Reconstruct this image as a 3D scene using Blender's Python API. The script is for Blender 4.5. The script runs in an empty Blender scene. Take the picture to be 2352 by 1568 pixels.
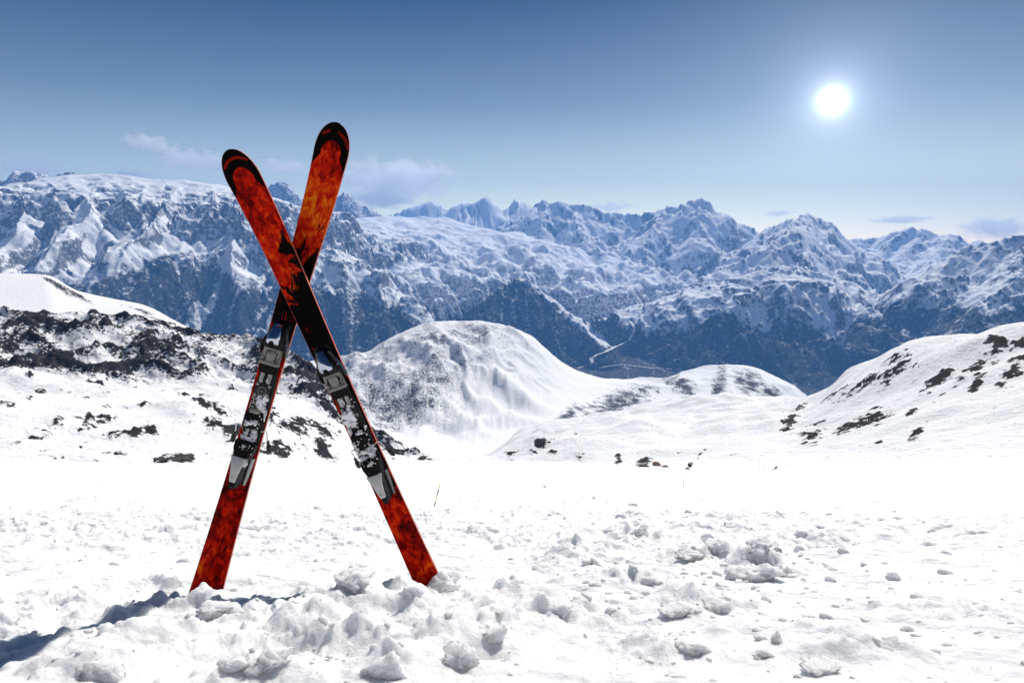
import bpy, bmesh, math, random
import numpy as np
from mathutils import Vector, Matrix

R = math.radians
scene = bpy.context.scene
COL = scene.collection
# ------------------------------------------------------------------ camera
PITCH = R(8.13)
FOC = 1568.0                       # focal length in units of a 2352 px wide picture
cam_d = bpy.data.cameras.new('camera'); cam = bpy.data.objects.new('camera', cam_d)
COL.objects.link(cam); scene.camera = cam
cam_d.lens = 24; cam_d.sensor_width = 36; cam_d.clip_start = 0.05; cam_d.clip_end = 400000
cam.rotation_euler = (R(90) - PITCH, 0, 0)
CP, SP = math.cos(PITCH), math.sin(PITCH)
def ray(x, y):
    dx = (np.asarray(x, float) - 1176) / FOC; dy = (784 - np.asarray(y, float)) / FOC
    return dx, CP + dy * SP, -SP + dy * CP
def azt(x, y):                     # azimuth (0 = ahead, + = right) and tangent of elevation
    X, Y, Z = ray(x, y)
    return np.arctan2(X, Y), Z / np.hypot(X, Y)
def at_Y(x, y, Yd):
    X, Y, Z = ray(x, y); k = Yd / Y
    return Vector((float(X * k), float(Yd), float(Z * k)))
def at_r(x, y, r):
    a, t = azt(x, y)
    return Vector((float(r * math.sin(a)), float(r * math.cos(a)), float(r * t)))

# ------------------------------------------------------------------ light
SUN_AZ, SUN_T = azt(1912, 232)
SUN_AZ = float(SUN_AZ)
DISC_EL = math.atan(float(SUN_T))
SUN_EL = R(45)
sd = bpy.data.lights.new('sun', 'SUN'); sun = bpy.data.objects.new('sun', sd); COL.objects.link(sun)
sd.energy = 2.1; sd.angle = R(0.6); sd.color = (1.0, 0.955, 0.89)
dirv = Vector((math.sin(SUN_AZ) * math.cos(SUN_EL), math.cos(SUN_AZ) * math.cos(SUN_EL), math.sin(SUN_EL)))
sun.rotation_euler = (-dirv).to_track_quat('-Z', 'Y').to_euler()
world = bpy.data.worlds.new('World'); scene.world = world; world.use_nodes = True
wt = world.node_tree; wn = wt.nodes; wl = wt.links; wn.clear()
sky = wn.new('ShaderNodeTexSky'); sky.sky_type = 'NISHITA'; sky.sun_disc = False
sky.sun_elevation = SUN_EL; sky.sun_rotation = SUN_AZ
sky.altitude = 3300; sky.air_density = 1.0; sky.dust_density = 0.25; sky.ozone_density = 3.0
bg = wn.new('ShaderNodeBackground'); bg.inputs['Strength'].default_value = 0.105
# the sun itself and its aureole, seen through thin high air
disc = Vector((math.sin(SUN_AZ) * math.cos(DISC_EL), math.cos(SUN_AZ) * math.cos(DISC_EL), math.sin(DISC_EL)))
tc = wn.new('ShaderNodeTexCoord')
dot = wn.new('ShaderNodeVectorMath'); dot.operation = 'DOT_PRODUCT'; dot.inputs[1].default_value = disc
wl.new(tc.outputs['Generated'], dot.inputs[0])
ac = wn.new('ShaderNodeMath'); ac.operation = 'ARCCOSINE'; wl.new(dot.outputs['Value'], ac.inputs[0])
def wmath(op, a, b):
    n = wn.new('ShaderNodeMath'); n.operation = op
    for i, v in enumerate((a, b)):
        if v is None: continue
        if isinstance(v, (int, float)): n.inputs[i].default_value = v
        else: wl.new(v, n.inputs[i])
    return n.outputs[0]
ang = ac.outputs[0]
def glow(width, amp, power=2.0):
    q = wmath('DIVIDE', ang, width); q = wmath('POWER', q, power)
    return wmath('DIVIDE', amp, wmath('ADD', q, 1.0))
g1 = glow(R(0.62), 2.2, 3.4); g2 = glow(R(2.2), 0.24, 2.1); g3 = glow(R(13.0), 0.055, 2.0)
gsum = wmath('ADD', wmath('ADD', g1, g2), g3)
gl = wn.new('ShaderNodeBackground'); gl.inputs['Color'].default_value = (0.80, 0.90, 1.0, 1)
wl.new(gsum, gl.inputs['Strength'])
hs = wn.new('ShaderNodeHueSaturation'); hs.inputs['Saturation'].default_value = 1.0
wl.new(sky.outputs[0], hs.inputs['Color'])
# thin, dry high-altitude air: pale low down, deep blue overhead, the same all the way round
sx = wn.new('ShaderNodeSeparateXYZ'); wl.new(tc.outputs['Generated'], sx.inputs[0])
rmp = wn.new('ShaderNodeValToRGB'); wl.new(sx.outputs['Z'], rmp.inputs[0])
cr = rmp.color_ramp
for i, (p, c) in enumerate([(0.0, (0.90, 0.64, 0.42)), (0.07, (0.92, 0.62, 0.28)), (0.19, (0.33, 0.25, 0.18)), (0.317, (0.027, 0.051, 0.077)), (0.6, (0.032, 0.053, 0.085))]):
    e = cr.elements[i] if i < 2 else cr.elements.new(p)
    e.position = p; e.color = (*c, 1)
mulw = wn.new('ShaderNodeMix'); mulw.data_type = 'RGBA'; mulw.blend_type = 'MULTIPLY'; mulw.inputs[0].default_value = 1.0
wl.new(hs.outputs[0], mulw.inputs[6]); wl.new(rmp.outputs[0], mulw.inputs[7]); wl.new(mulw.outputs[2], bg.inputs['Color'])
addw = wn.new('ShaderNodeAddShader'); wout = wn.new('ShaderNodeOutputWorld')
wl.new(bg.outputs[0], addw.inputs[0]); wl.new(gl.outputs[0], addw.inputs[1]); wl.new(addw.outputs[0], wout.inputs[0])
vs = scene.view_settings; vs.view_transform = 'Standard'; vs.look = 'None'; vs.exposure = 1.42; vs.gamma = 1.0
vs.use_curve_mapping = False
scene.cycles.max_bounces = 13; scene.cycles.diffuse_bounces = 5; scene.cycles.volume_bounces = 12
scene.cycles.transparent_max_bounces = 8

# ------------------------------------------------------------------ numpy noise
rng = np.random.RandomState(7)
PERM = rng.permutation(65536).astype(np.int64)
GA = rng.rand(65536) * 2 * np.pi; GX = np.cos(GA).astype(np.float32); GY = np.sin(GA).astype(np.float32)
RND = rng.rand(4, 65536).astype(np.float32)
def hsh(i, j, s=0):
    return PERM[(PERM[(i + s * 131) & 65535] + j) & 65535]
def perlin(x, y, s=0):
    xf = np.floor(x); yf = np.floor(y); i = xf.astype(np.int64); j = yf.astype(np.int64)
    u = (x - xf).astype(np.float32); v = (y - yf).astype(np.float32)
    def g(di, dj):
        h = hsh(i + di, j + dj, s); return GX[h] * (u - di) + GY[h] * (v - dj)
    fu = u * u * u * (u * (u * 6 - 15) + 10); fv = v * v * v * (v * (v * 6 - 15) + 10)
    a = g(0, 0); b = g(1, 0); c = g(0, 1); d = g(1, 1)
    return ((a + (b - a) * fu) * (1 - fv) + (c + (d - c) * fu) * fv) * 1.5
def fbm(x, y, o=5, s=0, gain=0.5):
    r = 0; a = 1.0
    for k in range(o):
        r = r + a * perlin(x, y, s + k); x = x * 2.03 + 11.3; y = y * 2.03 - 7.7; a *= gain
    return r
def ridged(x, y, o=5, s=0, gain=0.5):
    r = 0; a = 1.0; w = 1.0
    for k in range(o):
        n = 1 - np.abs(perlin(x, y, s + k)) * 1.6; n = n * n * w; w = np.clip(n * 1.6, 0, 1)
        r = r + a * n; x = x * 2.07 + 3.1; y = y * 2.07 + 5.3; a *= gain
    return r
def worley_bumps(x, y, s, rad=(0.2, 0.5), dens=1.0, sharp=0.5):
    """domes of random radius round random points of a unit grid: height in cell units"""
    xf = np.floor(x); yf = np.floor(y); i = xf.astype(np.int64); j = yf.astype(np.int64)
    out = np.zeros_like(x, dtype=np.float32)
    for di in (-1, 0, 1):
        for dj in (-1, 0, 1):
            h = hsh(i + di, j + dj, s)
            px = i + di + RND[0][h]; py = j + dj + RND[1][h]
            rr = rad[0] + (rad[1] - rad[0]) * RND[2][h] ** 2
            on = RND[3][h] < dens
            ca = np.cos(RND[3][h] * 40); sa = np.sin(RND[3][h] * 40)
            dx = x - px; dy = y - py
            ex = (dx * ca + dy * sa); ey = (-dx * sa + dy * ca) * 1.35
            q = 1 - (ex * ex + ey * ey) / (rr * rr)
            out = np.maximum(out, np.where(on, np.clip(q, 0, 1) ** sharp * rr, 0))
    return out
def sstep(a, b, x):
    t = np.clip((x - a) / (b - a), 0, 1); return t * t * (3 - 2 * t)

# ------------------------------------------------------------------ materials
def new_mat(name):
    m = bpy.data.materials.new(name); m.use_nodes = True
    nt = m.node_tree; b = nt.nodes['Principled BSDF']; return m, nt, b
def N(nt, t, **kw):
    n = nt.nodes.new(t)
    for k, v in kw.items():
        if k == 'inp':
            for a, b in v.items(): n.inputs[a].default_value = b
        else: setattr(n, k, v)
    return n
def simple(name, col, rough=0.5, metal=0.0, bump=0.0, bscale=200.0, vary=0.0):
    m, nt, b = new_mat(name)
    b.inputs['Base Color'].default_value = (*col, 1); b.inputs['Roughness'].default_value = rough
    b.inputs['Metallic'].default_value = metal
    if max(col) < 0.03: b.inputs['Specular IOR Level'].default_value = 0.15
    tco = N(nt, 'ShaderNodeTexCoord')
    n = N(nt, 'ShaderNodeTexNoise', inp={'Scale': bscale, 'Detail': 4.0}); nt.links.new(tco.outputs['Object'], n.inputs['Vector'])
    if vary:
        mx = N(nt, 'ShaderNodeMix', data_type='RGBA')
        mx.inputs[6].default_value = (*[c * (1 - vary) for c in col], 1); mx.inputs[7].default_value = (*[min(1, c * (1 + vary)) for c in col], 1)
        nt.links.new(n.outputs['Fac'], mx.inputs[0]); nt.links.new(mx.outputs[2], b.inputs['Base Color'])
    if bump:
        bp = N(nt, 'ShaderNodeBump', inp={'Strength': bump, 'Distance': 0.002})
        nt.links.new(n.outputs['Fac'], bp.inputs['Height']); nt.links.new(bp.outputs[0], b.inputs['Normal'])
    return m

SNOW_A = 0.93
def terrain_mat(name, scale, rock_a, rock_b, forest_c=None, amount=1.6, bump_d=0.0, edge=0.25):
    """snow over rock (over forest); 'snow' and 'forest' come with the mesh, noise breaks their edges"""
    m, nt, b = new_mat(name); L = nt.links
    geo = N(nt, 'ShaderNodeNewGeometry')
    n1 = N(nt, 'ShaderNodeTexNoise', inp={'Scale': 1.0 / scale, 'Detail': 6.0, 'Roughness': 0.65})
    L.new(geo.outputs['Position'], n1.inputs['Vector'])
    n2 = N(nt, 'ShaderNodeTexNoise', inp={'Scale': 0.22 / scale, 'Detail': 3.0, 'Roughness': 0.5})
    L.new(geo.outputs['Position'], n2.inputs['Vector'])
    at = N(nt, 'ShaderNodeAttribute', attribute_name='snow')
    def thresh(att, amount, soft):
        s = N(nt, 'ShaderNodeMath', operation='SUBTRACT'); L.new(n1.outputs['Fac'], s.inputs[0]); s.inputs[1].default_value = 0.5
        mu = N(nt, 'ShaderNodeMath', operation='MULTIPLY_ADD'); L.new(s.outputs[0], mu.inputs[0]); mu.inputs[1].default_value = amount
        L.new(att.outputs['Fac'], mu.inputs[2])
        mr = N(nt, 'ShaderNodeMapRange', interpolation_type='SMOOTHSTEP', inp={'From Min': 0.5 - soft, 'From Max': 0.5 + soft})
        L.new(mu.outputs[0], mr.inputs['Value']); return mr.outputs[0]
    sf = thresh(at, amount, edge)
    rk = N(nt, 'ShaderNodeMix', data_type='RGBA'); rk.inputs[6].default_value = (*rock_a, 1); rk.inputs[7].default_value = (*rock_b, 1)
    L.new(n2.outputs['Fac'], rk.inputs[0]); base = rk.outputs[2]
    if forest_c:
        fa = N(nt, 'ShaderNodeAttribute', attribute_name='forest')
        ff = thresh(fa, 0.8, 0.2)
        fm = N(nt, 'ShaderNodeMix', data_type='RGBA'); L.new(ff, fm.inputs[0]); L.new(base, fm.inputs[6])
        f2 = N(nt, 'ShaderNodeMix', data_type='RGBA'); f2.inputs[6].default_value = (*forest_c, 1)
        f2.inputs[7].default_value = (forest_c[0] * 2.2, forest_c[1] * 1.5, forest_c[2] * 1.2, 1); L.new(n2.outputs['Fac'], f2.inputs[0])
        L.new(f2.outputs[2], fm.inputs[7]); base = fm.outputs[2]
    mx = N(nt, 'ShaderNodeMix', data_type='RGBA'); L.new(sf, mx.inputs[0]); L.new(base, mx.inputs[6]); mx.inputs[7].default_value = (SNOW_A, SNOW_A + 0.01, SNOW_A + 0.025, 1)
    L.new(mx.outputs[2], b.inputs['Base Color'])
    b.inputs['Roughness'].default_value = 0.8; b.inputs['Specular IOR Level'].default_value = 0.03
    if bump_d:
        bp = N(nt, 'ShaderNodeBump', inp={'Strength': 1.0, 'Distance': bump_d})
        L.new(n1.outputs['Fac'], bp.inputs['Height']); L.new(bp.outputs[0], b.inputs['Normal'])
    return m

# ------------------------------------------------------------------ mesh helpers
def mesh_np(name, verts, faces, mat, smooth=True, attrs=None):
    me = bpy.data.meshes.new(name)
    verts = np.ascontiguousarray(verts, np.float32); faces = np.ascontiguousarray(faces, np.int32)
    me.vertices.add(len(verts)); me.vertices.foreach_set('co', verts.ravel())
    k = faces.shape[1]
    me.loops.add(faces.size); me.loops.foreach_set('vertex_index', faces.ravel())
    me.polygons.add(len(faces)); me.polygons.foreach_set('loop_start', np.arange(0, faces.size, k, dtype=np.int32))
    me.polygons.foreach_set('use_smooth', np.full(len(faces), smooth))
    me.update(calc_edges=True)
    for an, av in (attrs or {}).items():
        a = me.attributes.new(an, 'FLOAT', 'POINT'); a.data.foreach_set('value', np.ascontiguousarray(av, np.float32).ravel())
    me.materials.append(mat)
    o = bpy.data.objects.new(name, me); COL.objects.link(o); return o
def grid_faces(nr, nc, wrap=False):
    i, j = np.meshgrid(np.arange(nr - 1), np.arange(nc if wrap else nc - 1), indexing='ij')
    a = i * nc + j; b = i * nc + (j + 1) % nc; c = (i + 1) * nc + (j + 1) % nc; d = (i + 1) * nc + j
    return np.stack([a, b, c, d], -1).reshape(-1, 4)
def submesh(name, V, F, keep, mat, attrs):
    f = F[keep]; used = np.unique(f); remap = np.full(len(V), -1, np.int32); remap[used] = np.arange(len(used))
    o = mesh_np(name, V[used], remap[f], mat, attrs={k: v[used] for k, v in attrs.items()})
    o['kind'] = 'structure'; return o

# ------------------------------------------------------------------ near and middle terrain
# Feature lines, nearest first: each gives (x, y, distance m) in picture units; the ground runs through them.
def plane_line(r):
    a = np.linspace(-0.95, 0.95, 39); return a, (-0.35 / r - 0.385 * np.cos(a)), np.full(39, float(r))
def feat(pts):
    p = np.array(pts, float); xs = np.linspace(p[0, 0], p[-1, 0], 240)
    ys = smooth_interp(xs, p[:, 0], p[:, 1]); rs = np.exp(smooth_interp(xs, p[:, 0], np.log(p[:, 2])))
    a, t = azt(xs, ys); o = np.argsort(a); return a[o], t[o], rs[o]
def smooth_interp(x, xp, yp):
    return pchip(xp, yp, x)
def pchip(xp, yp, x):
    xp = np.asarray(xp, float); yp = np.asarray(yp, float)
    h = np.diff(xp); d = np.diff(yp) / h; m = np.zeros_like(yp)
    w1 = 2 * h[1:] + h[:-1]; w2 = h[1:] + 2 * h[:-1]; ok = d[1:] * d[:-1] > 0
    with np.errstate(all='ignore'):
        mm = (w1 + w2) / (w1 / d[:-1] + w2 / d[1:])
    m[1:-1] = np.where(ok, mm, 0); m[0] = d[0]; m[-1] = d[-1]
    k = np.clip(np.searchsorted(xp, x) - 1, 0, len(h) - 1); s = np.clip((x - xp[k]) / h[k], 0, 1); hk = h[k]
    return (yp[k] * (1 + 2 * s) * (1 - s) ** 2 + m[k] * hk * s * (1 - s) ** 2 + yp[k + 1] * s * s * (3 - 2 * s) + m[k + 1] * hk * s * s * (s - 1))

F_pole = feat([(-500, 1128, 90), (600, 1128, 95), (1180, 1122, 96), (1600, 1126, 97), (2000, 1128, 90), (2700, 1128, 80)])
F_edge = feat([(-500, 1040, 230), (0, 1050, 230), (300, 1063, 235), (500, 1062, 240), (700, 1061, 240), (1050, 1057, 235), (1300, 1060, 225), (1500, 1071, 200), (1800, 1085, 170), (2352, 1075, 150), (2700, 1065, 140)])
F_t1 = feat([(-500, 1056, 300), (0, 1064, 300), (300, 1078, 310), (700, 1076, 320), (1050, 1100, 340), (1200, 1095, 340), (1380, 1068, 300), (1500, 1062, 270), (1800, 1062, 230), (2352, 1030, 200), (2700, 1010, 190)])
F_mid = feat([(-500, 940, 480), (0, 945, 480), (300, 965, 480), (600, 975, 480), (760, 1045, 440), (900, 1062, 420), (1050, 1075, 420), (1150, 1066, 420), (1250, 1035, 440), (1500, 1010, 430), (1800, 1010, 380), (2100, 960, 320), (2352, 930, 300), (2700, 900, 280)])
F_base = feat([(-500, 840, 720), (0, 848, 720), (200, 862, 710), (330, 872, 700), (480, 862, 720), (600, 885, 700), (700, 905, 680), (760, 948, 640), (850, 1010, 600), (950, 1048, 540), (1050, 1062, 490), (1150, 1046, 560), (1250, 1000, 620), (1500, 962, 640), (1800, 958, 560), (2000, 900, 460), (2200, 850, 420), (2352, 835, 400), (2700, 800, 380)])
F_crest = feat([(-500, 705, 950), (0, 710, 940), (100, 716, 930), (150, 712, 930), (250, 721, 920), (310, 726, 920), (400, 745, 910), (480, 768, 900), (560, 770, 890), (640, 800, 860), (700, 826, 820), (745, 872, 780), (800, 928, 730), (860, 985, 680), (950, 1034, 620), (1050, 1053, 580), (1150, 1026, 650), (1250, 968, 800), (1350, 956, 850), (1500, 932, 880), (1650, 920, 860), (1790, 911, 800), (1860, 908, 720), (1950, 852, 640), (2100, 777, 560), (2200, 757, 530), (2352, 739, 500), (2700, 700, 480)])
F_t2 = feat([(-500, 735, 1200), (0, 745, 1200), (250, 760, 1180), (400, 790, 1150), (560, 850, 1120), (700, 930, 1080), (860, 1050, 950), (1050, 1085, 850), (1150, 1070, 950), (1250, 1030, 1100), (1500, 1000, 1150), (1800, 985, 1150), (1950, 990, 1000), (2200, 900, 900), (2700, 850, 850)])
F_n1 = feat([(-500, 628, 1700), (0, 628, 1700), (100, 630, 1700), (180, 668, 1680), (250, 684, 1650), (330, 700, 1600), (400, 735, 1550), (450, 764, 1500), (520, 838, 1500), (700, 960, 1500), (850, 1010, 1480), (950, 1032, 1400), (1050, 1044, 1350), (1150, 1035, 1400), (1300, 1000, 1500), (1500, 975, 1600), (1700, 960, 1700), (1850, 965, 1800), (2000, 990, 1800), (2700, 990, 1700)])
F_t3 = feat([(-500, 800, 2300), (0, 800, 2300), (330, 860, 2200), (600, 900, 2000), (780, 930, 1950), (900, 955, 1850), (1000, 975, 1800), (1100, 955, 1850), (1250, 930, 2000), (1380, 935, 2200), (1500, 925, 2300), (1600, 905, 2400), (1700, 895, 2450), (1850, 935, 2500), (2000, 980, 2500), (2700, 1000, 2400)])
F_dome = feat([(-500, 1000, 3000), (300, 980, 2900), (500, 920, 2800), (620, 860, 2700), (700, 832, 2650), (780, 816, 2600), (850, 803, 2600), (880, 786, 2600), (905, 768, 2600), (960, 744, 2620), (1000, 735, 2650), (1040, 734, 2680), (1130, 740, 2700), (1180, 752, 2720), (1220, 770, 2750), (1250, 797, 2780), (1300, 838, 2850), (1340, 856, 2900), (1390, 867, 2950), (1500, 869, 3000), (1560, 857, 3050), (1620, 841, 3100), (1690, 833, 3100), (1740, 842, 3080), (1790, 866, 3050), (1850, 908, 3000), (1950, 985, 2950), (2300, 1000, 2900), (2700, 1000, 2900)])
def drop_line(src, fac, dt):
    a, t, r = src; return a, t - dt, r * fac
F_b1 = drop_line(F_dome, 1.25, 0.10); F_b2 = drop_line(F_dome, 1.62, 0.19)
FEATS = [plane_line(0.25), plane_line(0.6), plane_line(1.2), plane_line(2.4), plane_line(6), plane_line(18), plane_line(50), F_pole, F_edge, F_t1, F_mid, F_base, F_crest, F_t2, F_n1, F_t3, F_dome, F_b1, F_b2]
def wide(n): return np.concatenate([np.linspace(R(-62), R(-44), 34)[:-1], np.linspace(R(-44), R(44), n), np.linspace(R(44), R(62), 34)[1:]])
def knots(az):
    ts = np.array([np.interp(az, f[0], f[1]) for f in FEATS]); rs = np.array([np.interp(az, f[0], f[2]) for f in FEATS])
    return np.log(rs), ts
def profile(azs, rs):
    """height for a polar grid (rows = r, cols = az) and, per point, the running feature index"""
    Z = np.zeros((len(rs), len(azs))); K = np.zeros_like(Z); Ls = np.log(rs)
    for c, a in enumerate(azs):
        lk, tk = knots(float(np.clip(a, -0.9, 0.9)))
        Z[:, c] = pchip(lk, tk, Ls); K[:, c] = np.interp(Ls, lk, np.arange(len(lk)))
    return Z * rs[:, None], K
KI = {n: i for i, n in enumerate(['p0', 'p1', 'p2', 'p3', 'p4', 'p5', 'p6', 'pole', 'edge', 't1', 'mid', 'base', 'crest', 't2', 'n1', 't3', 'dome', 'b1', 'b2'])}
def to_px(X, Y, Z):
    cz = Y * CP - Z * SP; up = Y * SP + Z * CP
    return 1176 + X / cz * FOC, 784 - up / cz * FOC
def outcrop(px, py, cx, cy, rx, ry, ang):
    ca, sa = math.cos(R(ang)), math.sin(R(ang)); dx = px - cx; dy = py - cy
    u = dx * ca - dy * sa; v = dx * sa + dy * ca
    return np.clip(1.25 - np.hypot(u / rx, v / ry), 0, 1)

def plane_pt(x, y):
    X, Y, Z = ray(x, y); k = 0.35 / (-Z - 0.385 * Y); return float(X * k), float(Y * k), float(k)
MOUNDS = [(300, 1475, 120, .075, 15), (215, 1530, 90, .05, 0), (720, 1440, 150, .075, -5), (860, 1405, 130, .05, 10), (1010, 1480, 90, .07, 0), (900, 1530, 110, .05, 0),
          (400, 1395, 100, .02, -10), (590, 1360, 60, -.03, 0), (600, 1490, 160, -.05, 0), (1110, 1500, 50, -.04, 0), (620, 1560, 130, .03, 0), (1000, 1330, 70, .04, 0), (820, 1340, 70, .035, 0),
          (1600, 1290, 130, .10, 0), (1480, 1240, 130, .10, 0), (1730, 1300, 100, .09, 0), (1400, 1330, 120, .08, 0), (1620, 1390, 120, .07, 0), (1320, 1290, 100, .09, 0), (1450, 1480, 140, .03, 0), (1860, 1250, 100, .10, 0), (1250, 1370, 90, .05, 0), (1700, 1215, 110, .09, 0), (475, 1352, 85, -.085, 0), (985, 1330, 55, .035, 0), (1980, 1480, 160, .02, 0), (2200, 1400, 160, .02, 0)]
MW = [(plane_pt(x, y), w, h) for x, y, w, h, _ in MOUNDS]
def rubble_height(X, Y, r):
    """broken, trampled snow close to the camera"""
    m1 = sstep(0.05, 0.45, fbm(X * 0.45 + 3.3, Y * 0.45 + 1.2, 3, 21) + np.exp(-((X - 0.9) / 1.6) ** 2 - ((Y - 4.2) / 2.4) ** 2) * 0.75
               + np.exp(-((X + 0.1) / 1.1) ** 2 - ((Y - 1.7) / 0.75) ** 2) * 0.9 - 0.25)
    m1 = m1 * (1 - sstep(9, 17, r))
    h = 0.030 * fbm(X * 0.9, Y * 0.9, 3, 30) * (1 - sstep(20, 60, r))
    wx = X + 0.05 * fbm(X * 6, Y * 6, 3, 35); wy = Y + 0.05 * fbm(X * 6 + 9, Y * 6, 3, 38)
    mm = np.zeros_like(X)
    for (mx_, my_, mk), w, hh in MW:
        sx_ = w / FOC * mk; g = np.exp(-((X - mx_) / sx_) ** 2 - ((Y - my_) / (sx_ * 0.9)) ** 2)
        mm = mm + g * hh; m1 = np.maximum(m1, np.clip(g * 1.3, 0, 1) * (hh > 0))
    h = h + mm * (1 + 0.5 * fbm(X * 5, Y * 5, 4, 33))
    h = h + (0.029 * (ridged(X * 2.6, Y * 2.6, 6, 26, 0.58) - 1.25) + 0.012 * fbm(X * 9, Y * 9, 4, 28, 0.6)) * (0.30 + 0.70 * m1) * (1 - sstep(13, 42, r)) + 0.085 * fbm(X * 1.3, Y * 1.7, 6, 29, 0.62) * sstep(3, 7, r) * (1 - sstep(45, 130, r))
    for cell, s, k in ((0.34, 41, 0.26), (0.17, 47, 0.34), (0.085, 53, 0.42), (0.042, 59, 0.42)):
        b = worley_bumps(wx / cell, wy / cell, s, (0.12, 0.55), 0.6, 0.8) * cell * k
        h = h + b * m1
    sp = 1 - sstep(12, 28, r)
    for cell, s, k in ((0.34, 61, 0.35), (0.12, 67, 0.45)):
        h = h + worley_bumps(wx / cell, wy / cell, s, (0.08, 0.30), 0.5, 0.5) * cell * k * sp * (0.25 + 0.75 * sstep(-0.3, 0.5, fbm(X * 0.6, Y * 0.6, 2, 71)))
    h = h + 0.006 * fbm(X * 14, Y * 14, 3, 73) * (1 - sstep(5, 12, r)) * (0.3 + m1)
    # low sastrugi and old ski tracks farther down the slope
    far = sstep(6, 20, r)
    tr = fbm(X * 0.05 + Y * 0.30, Y * 0.9 - X * 0.10, 4, 77)
    h = h + (far * 0.20 * tr * (1 - 0.3 * sstep(60, 150, r)) + far * 0.6 * fbm(X / 25, Y / 25, 3, 79) * sstep(15, 60, r) + sstep(12, 35, r) * (0.30 * (ridged(X / 16 + 2, Y / 9, 4, 81, 0.55) - 0.9) - 0.22 * sstep(0.90, 1.0, 1 - np.abs(perlin(X / 70 + Y / 30, Y / 11, 85)) * 1.6))) * sstep(186, 165, r) * sstep(185, 150, r)
    return h
RUB_OFFSET = 0.0
def ground_z(X, Y):
    """the same ground as the near mesh, for setting things down on it"""
    X = np.atleast_1d(np.asarray(X, float)); Y = np.atleast_1d(np.asarray(Y, float)); out = []
    for x, y in zip(X, Y):
        r = math.hypot(x, y); lk, tk = knots(math.atan2(x, y))
        out.append(float(pchip(lk, tk, np.array([math.log(r)]))[0]) * r)
    return np.array(out) + rubble_height(X, Y, np.hypot(X, Y))

mat_snow_near = None
def make_near():
    global mat_snow_near
    m, nt, b = new_mat('packed_snow'); L = nt.links; mat_snow_near = m
    geo = N(nt, 'ShaderNodeNewGeometry')
    n1 = N(nt, 'ShaderNodeTexNoise', inp={'Scale': 38.0, 'Detail': 7.0, 'Roughness': 0.78}); L.new(geo.outputs['Position'], n1.inputs['Vector'])
    n0 = N(nt, 'ShaderNodeTexNoise', inp={'Scale': 2.2, 'Detail': 6.0, 'Roughness': 0.7}); L.new(geo.outputs['Position'], n0.inputs['Vector'])
    n9 = N(nt, 'ShaderNodeTexNoise', inp={'Scale': 0.285, 'Detail': 6.0, 'Roughness': 0.65}); L.new(geo.outputs['Position'], n9.inputs['Vector'])
    b9 = N(nt, 'ShaderNodeBump', inp={'Strength': 1.0, 'Distance': 0.8}); L.new(n9.outputs['Fac'], b9.inputs['Height'])
    b0 = N(nt, 'ShaderNodeBump', inp={'Strength': 0.9, 'Distance': 0.09}); L.new(n0.outputs['Fac'], b0.inputs['Height']); L.new(b9.outputs[0], b0.inputs['Normal'])
    bp = N(nt, 'ShaderNodeBump', inp={'Strength': 0.85, 'Distance': 0.012}); L.new(b0.outputs[0], bp.inputs['Normal']); L.new(n1.outputs['Fac'], bp.inputs['Height']); L.new(bp.outputs[0], b.inputs['Normal'])
    b.inputs['Base Color'].default_value = (0.90, 0.905, 0.915, 1); b.inputs['Roughness'].default_value = 0.6
    b.inputs['Subsurface Weight'].default_value = 0.75; b.inputs['Subsurface Radius'].default_value = (0.9, 0.95, 1.0); b.inputs['Subsurface Scale'].default_value = 0.045
    b.inputs['Specular IOR Level'].default_value = 0.25
    front = np.linspace(R(-44), R(44), 720); side = np.linspace(R(44), R(360 - 44), 50)[1:-1]
    azs = np.concatenate([front, side]); nc = len(azs)
    rs = np.concatenate([np.exp(np.linspace(math.log(0.3), math.log(1.0), 26))[:-1], np.exp(np.linspace(math.log(1.0), math.log(14), 370))[:-1], np.exp(np.linspace(math.log(14), math.log(185.8), 90))])
    azp = np.where(azs > math.pi, azs - 2 * math.pi, azs)
    Z, K = profile(azp, rs)
    A, RR = np.meshgrid(azp, rs); X = RR * np.sin(A); Y = RR * np.cos(A)
    # behind and beside the camera the same slope simply goes on
    bl = sstep(R(62), R(80), np.abs(A)); Z = Z * (1 - bl) + (-0.35 - 0.385 * np.minimum(Y, 230) * (1 - 0.6 * sstep(-5, -40, Y))) * bl
    Z = Z + rubble_height(X, Y, RR) * (1 - bl)
    Z[-1] -= 0.03
    V = np.stack([X, Y, Z], -1).reshape(-1, 3)
    V = np.vstack([V, [[0, 0, -0.36]]]); F = grid_faces(len(rs), nc, wrap=True)
    tri = np.stack([np.full(nc, len(V) - 1), (np.arange(nc) + 1) % nc, np.arange(nc), np.arange(nc)], -1)
    F = np.vstack([F[:, ::-1], tri[:, [0, 1, 2, 2]]]) if False else F[:, ::-1]
    o = mesh_np('snow_ground', V, F, m); o['kind'] = 'structure'; return o

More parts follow.
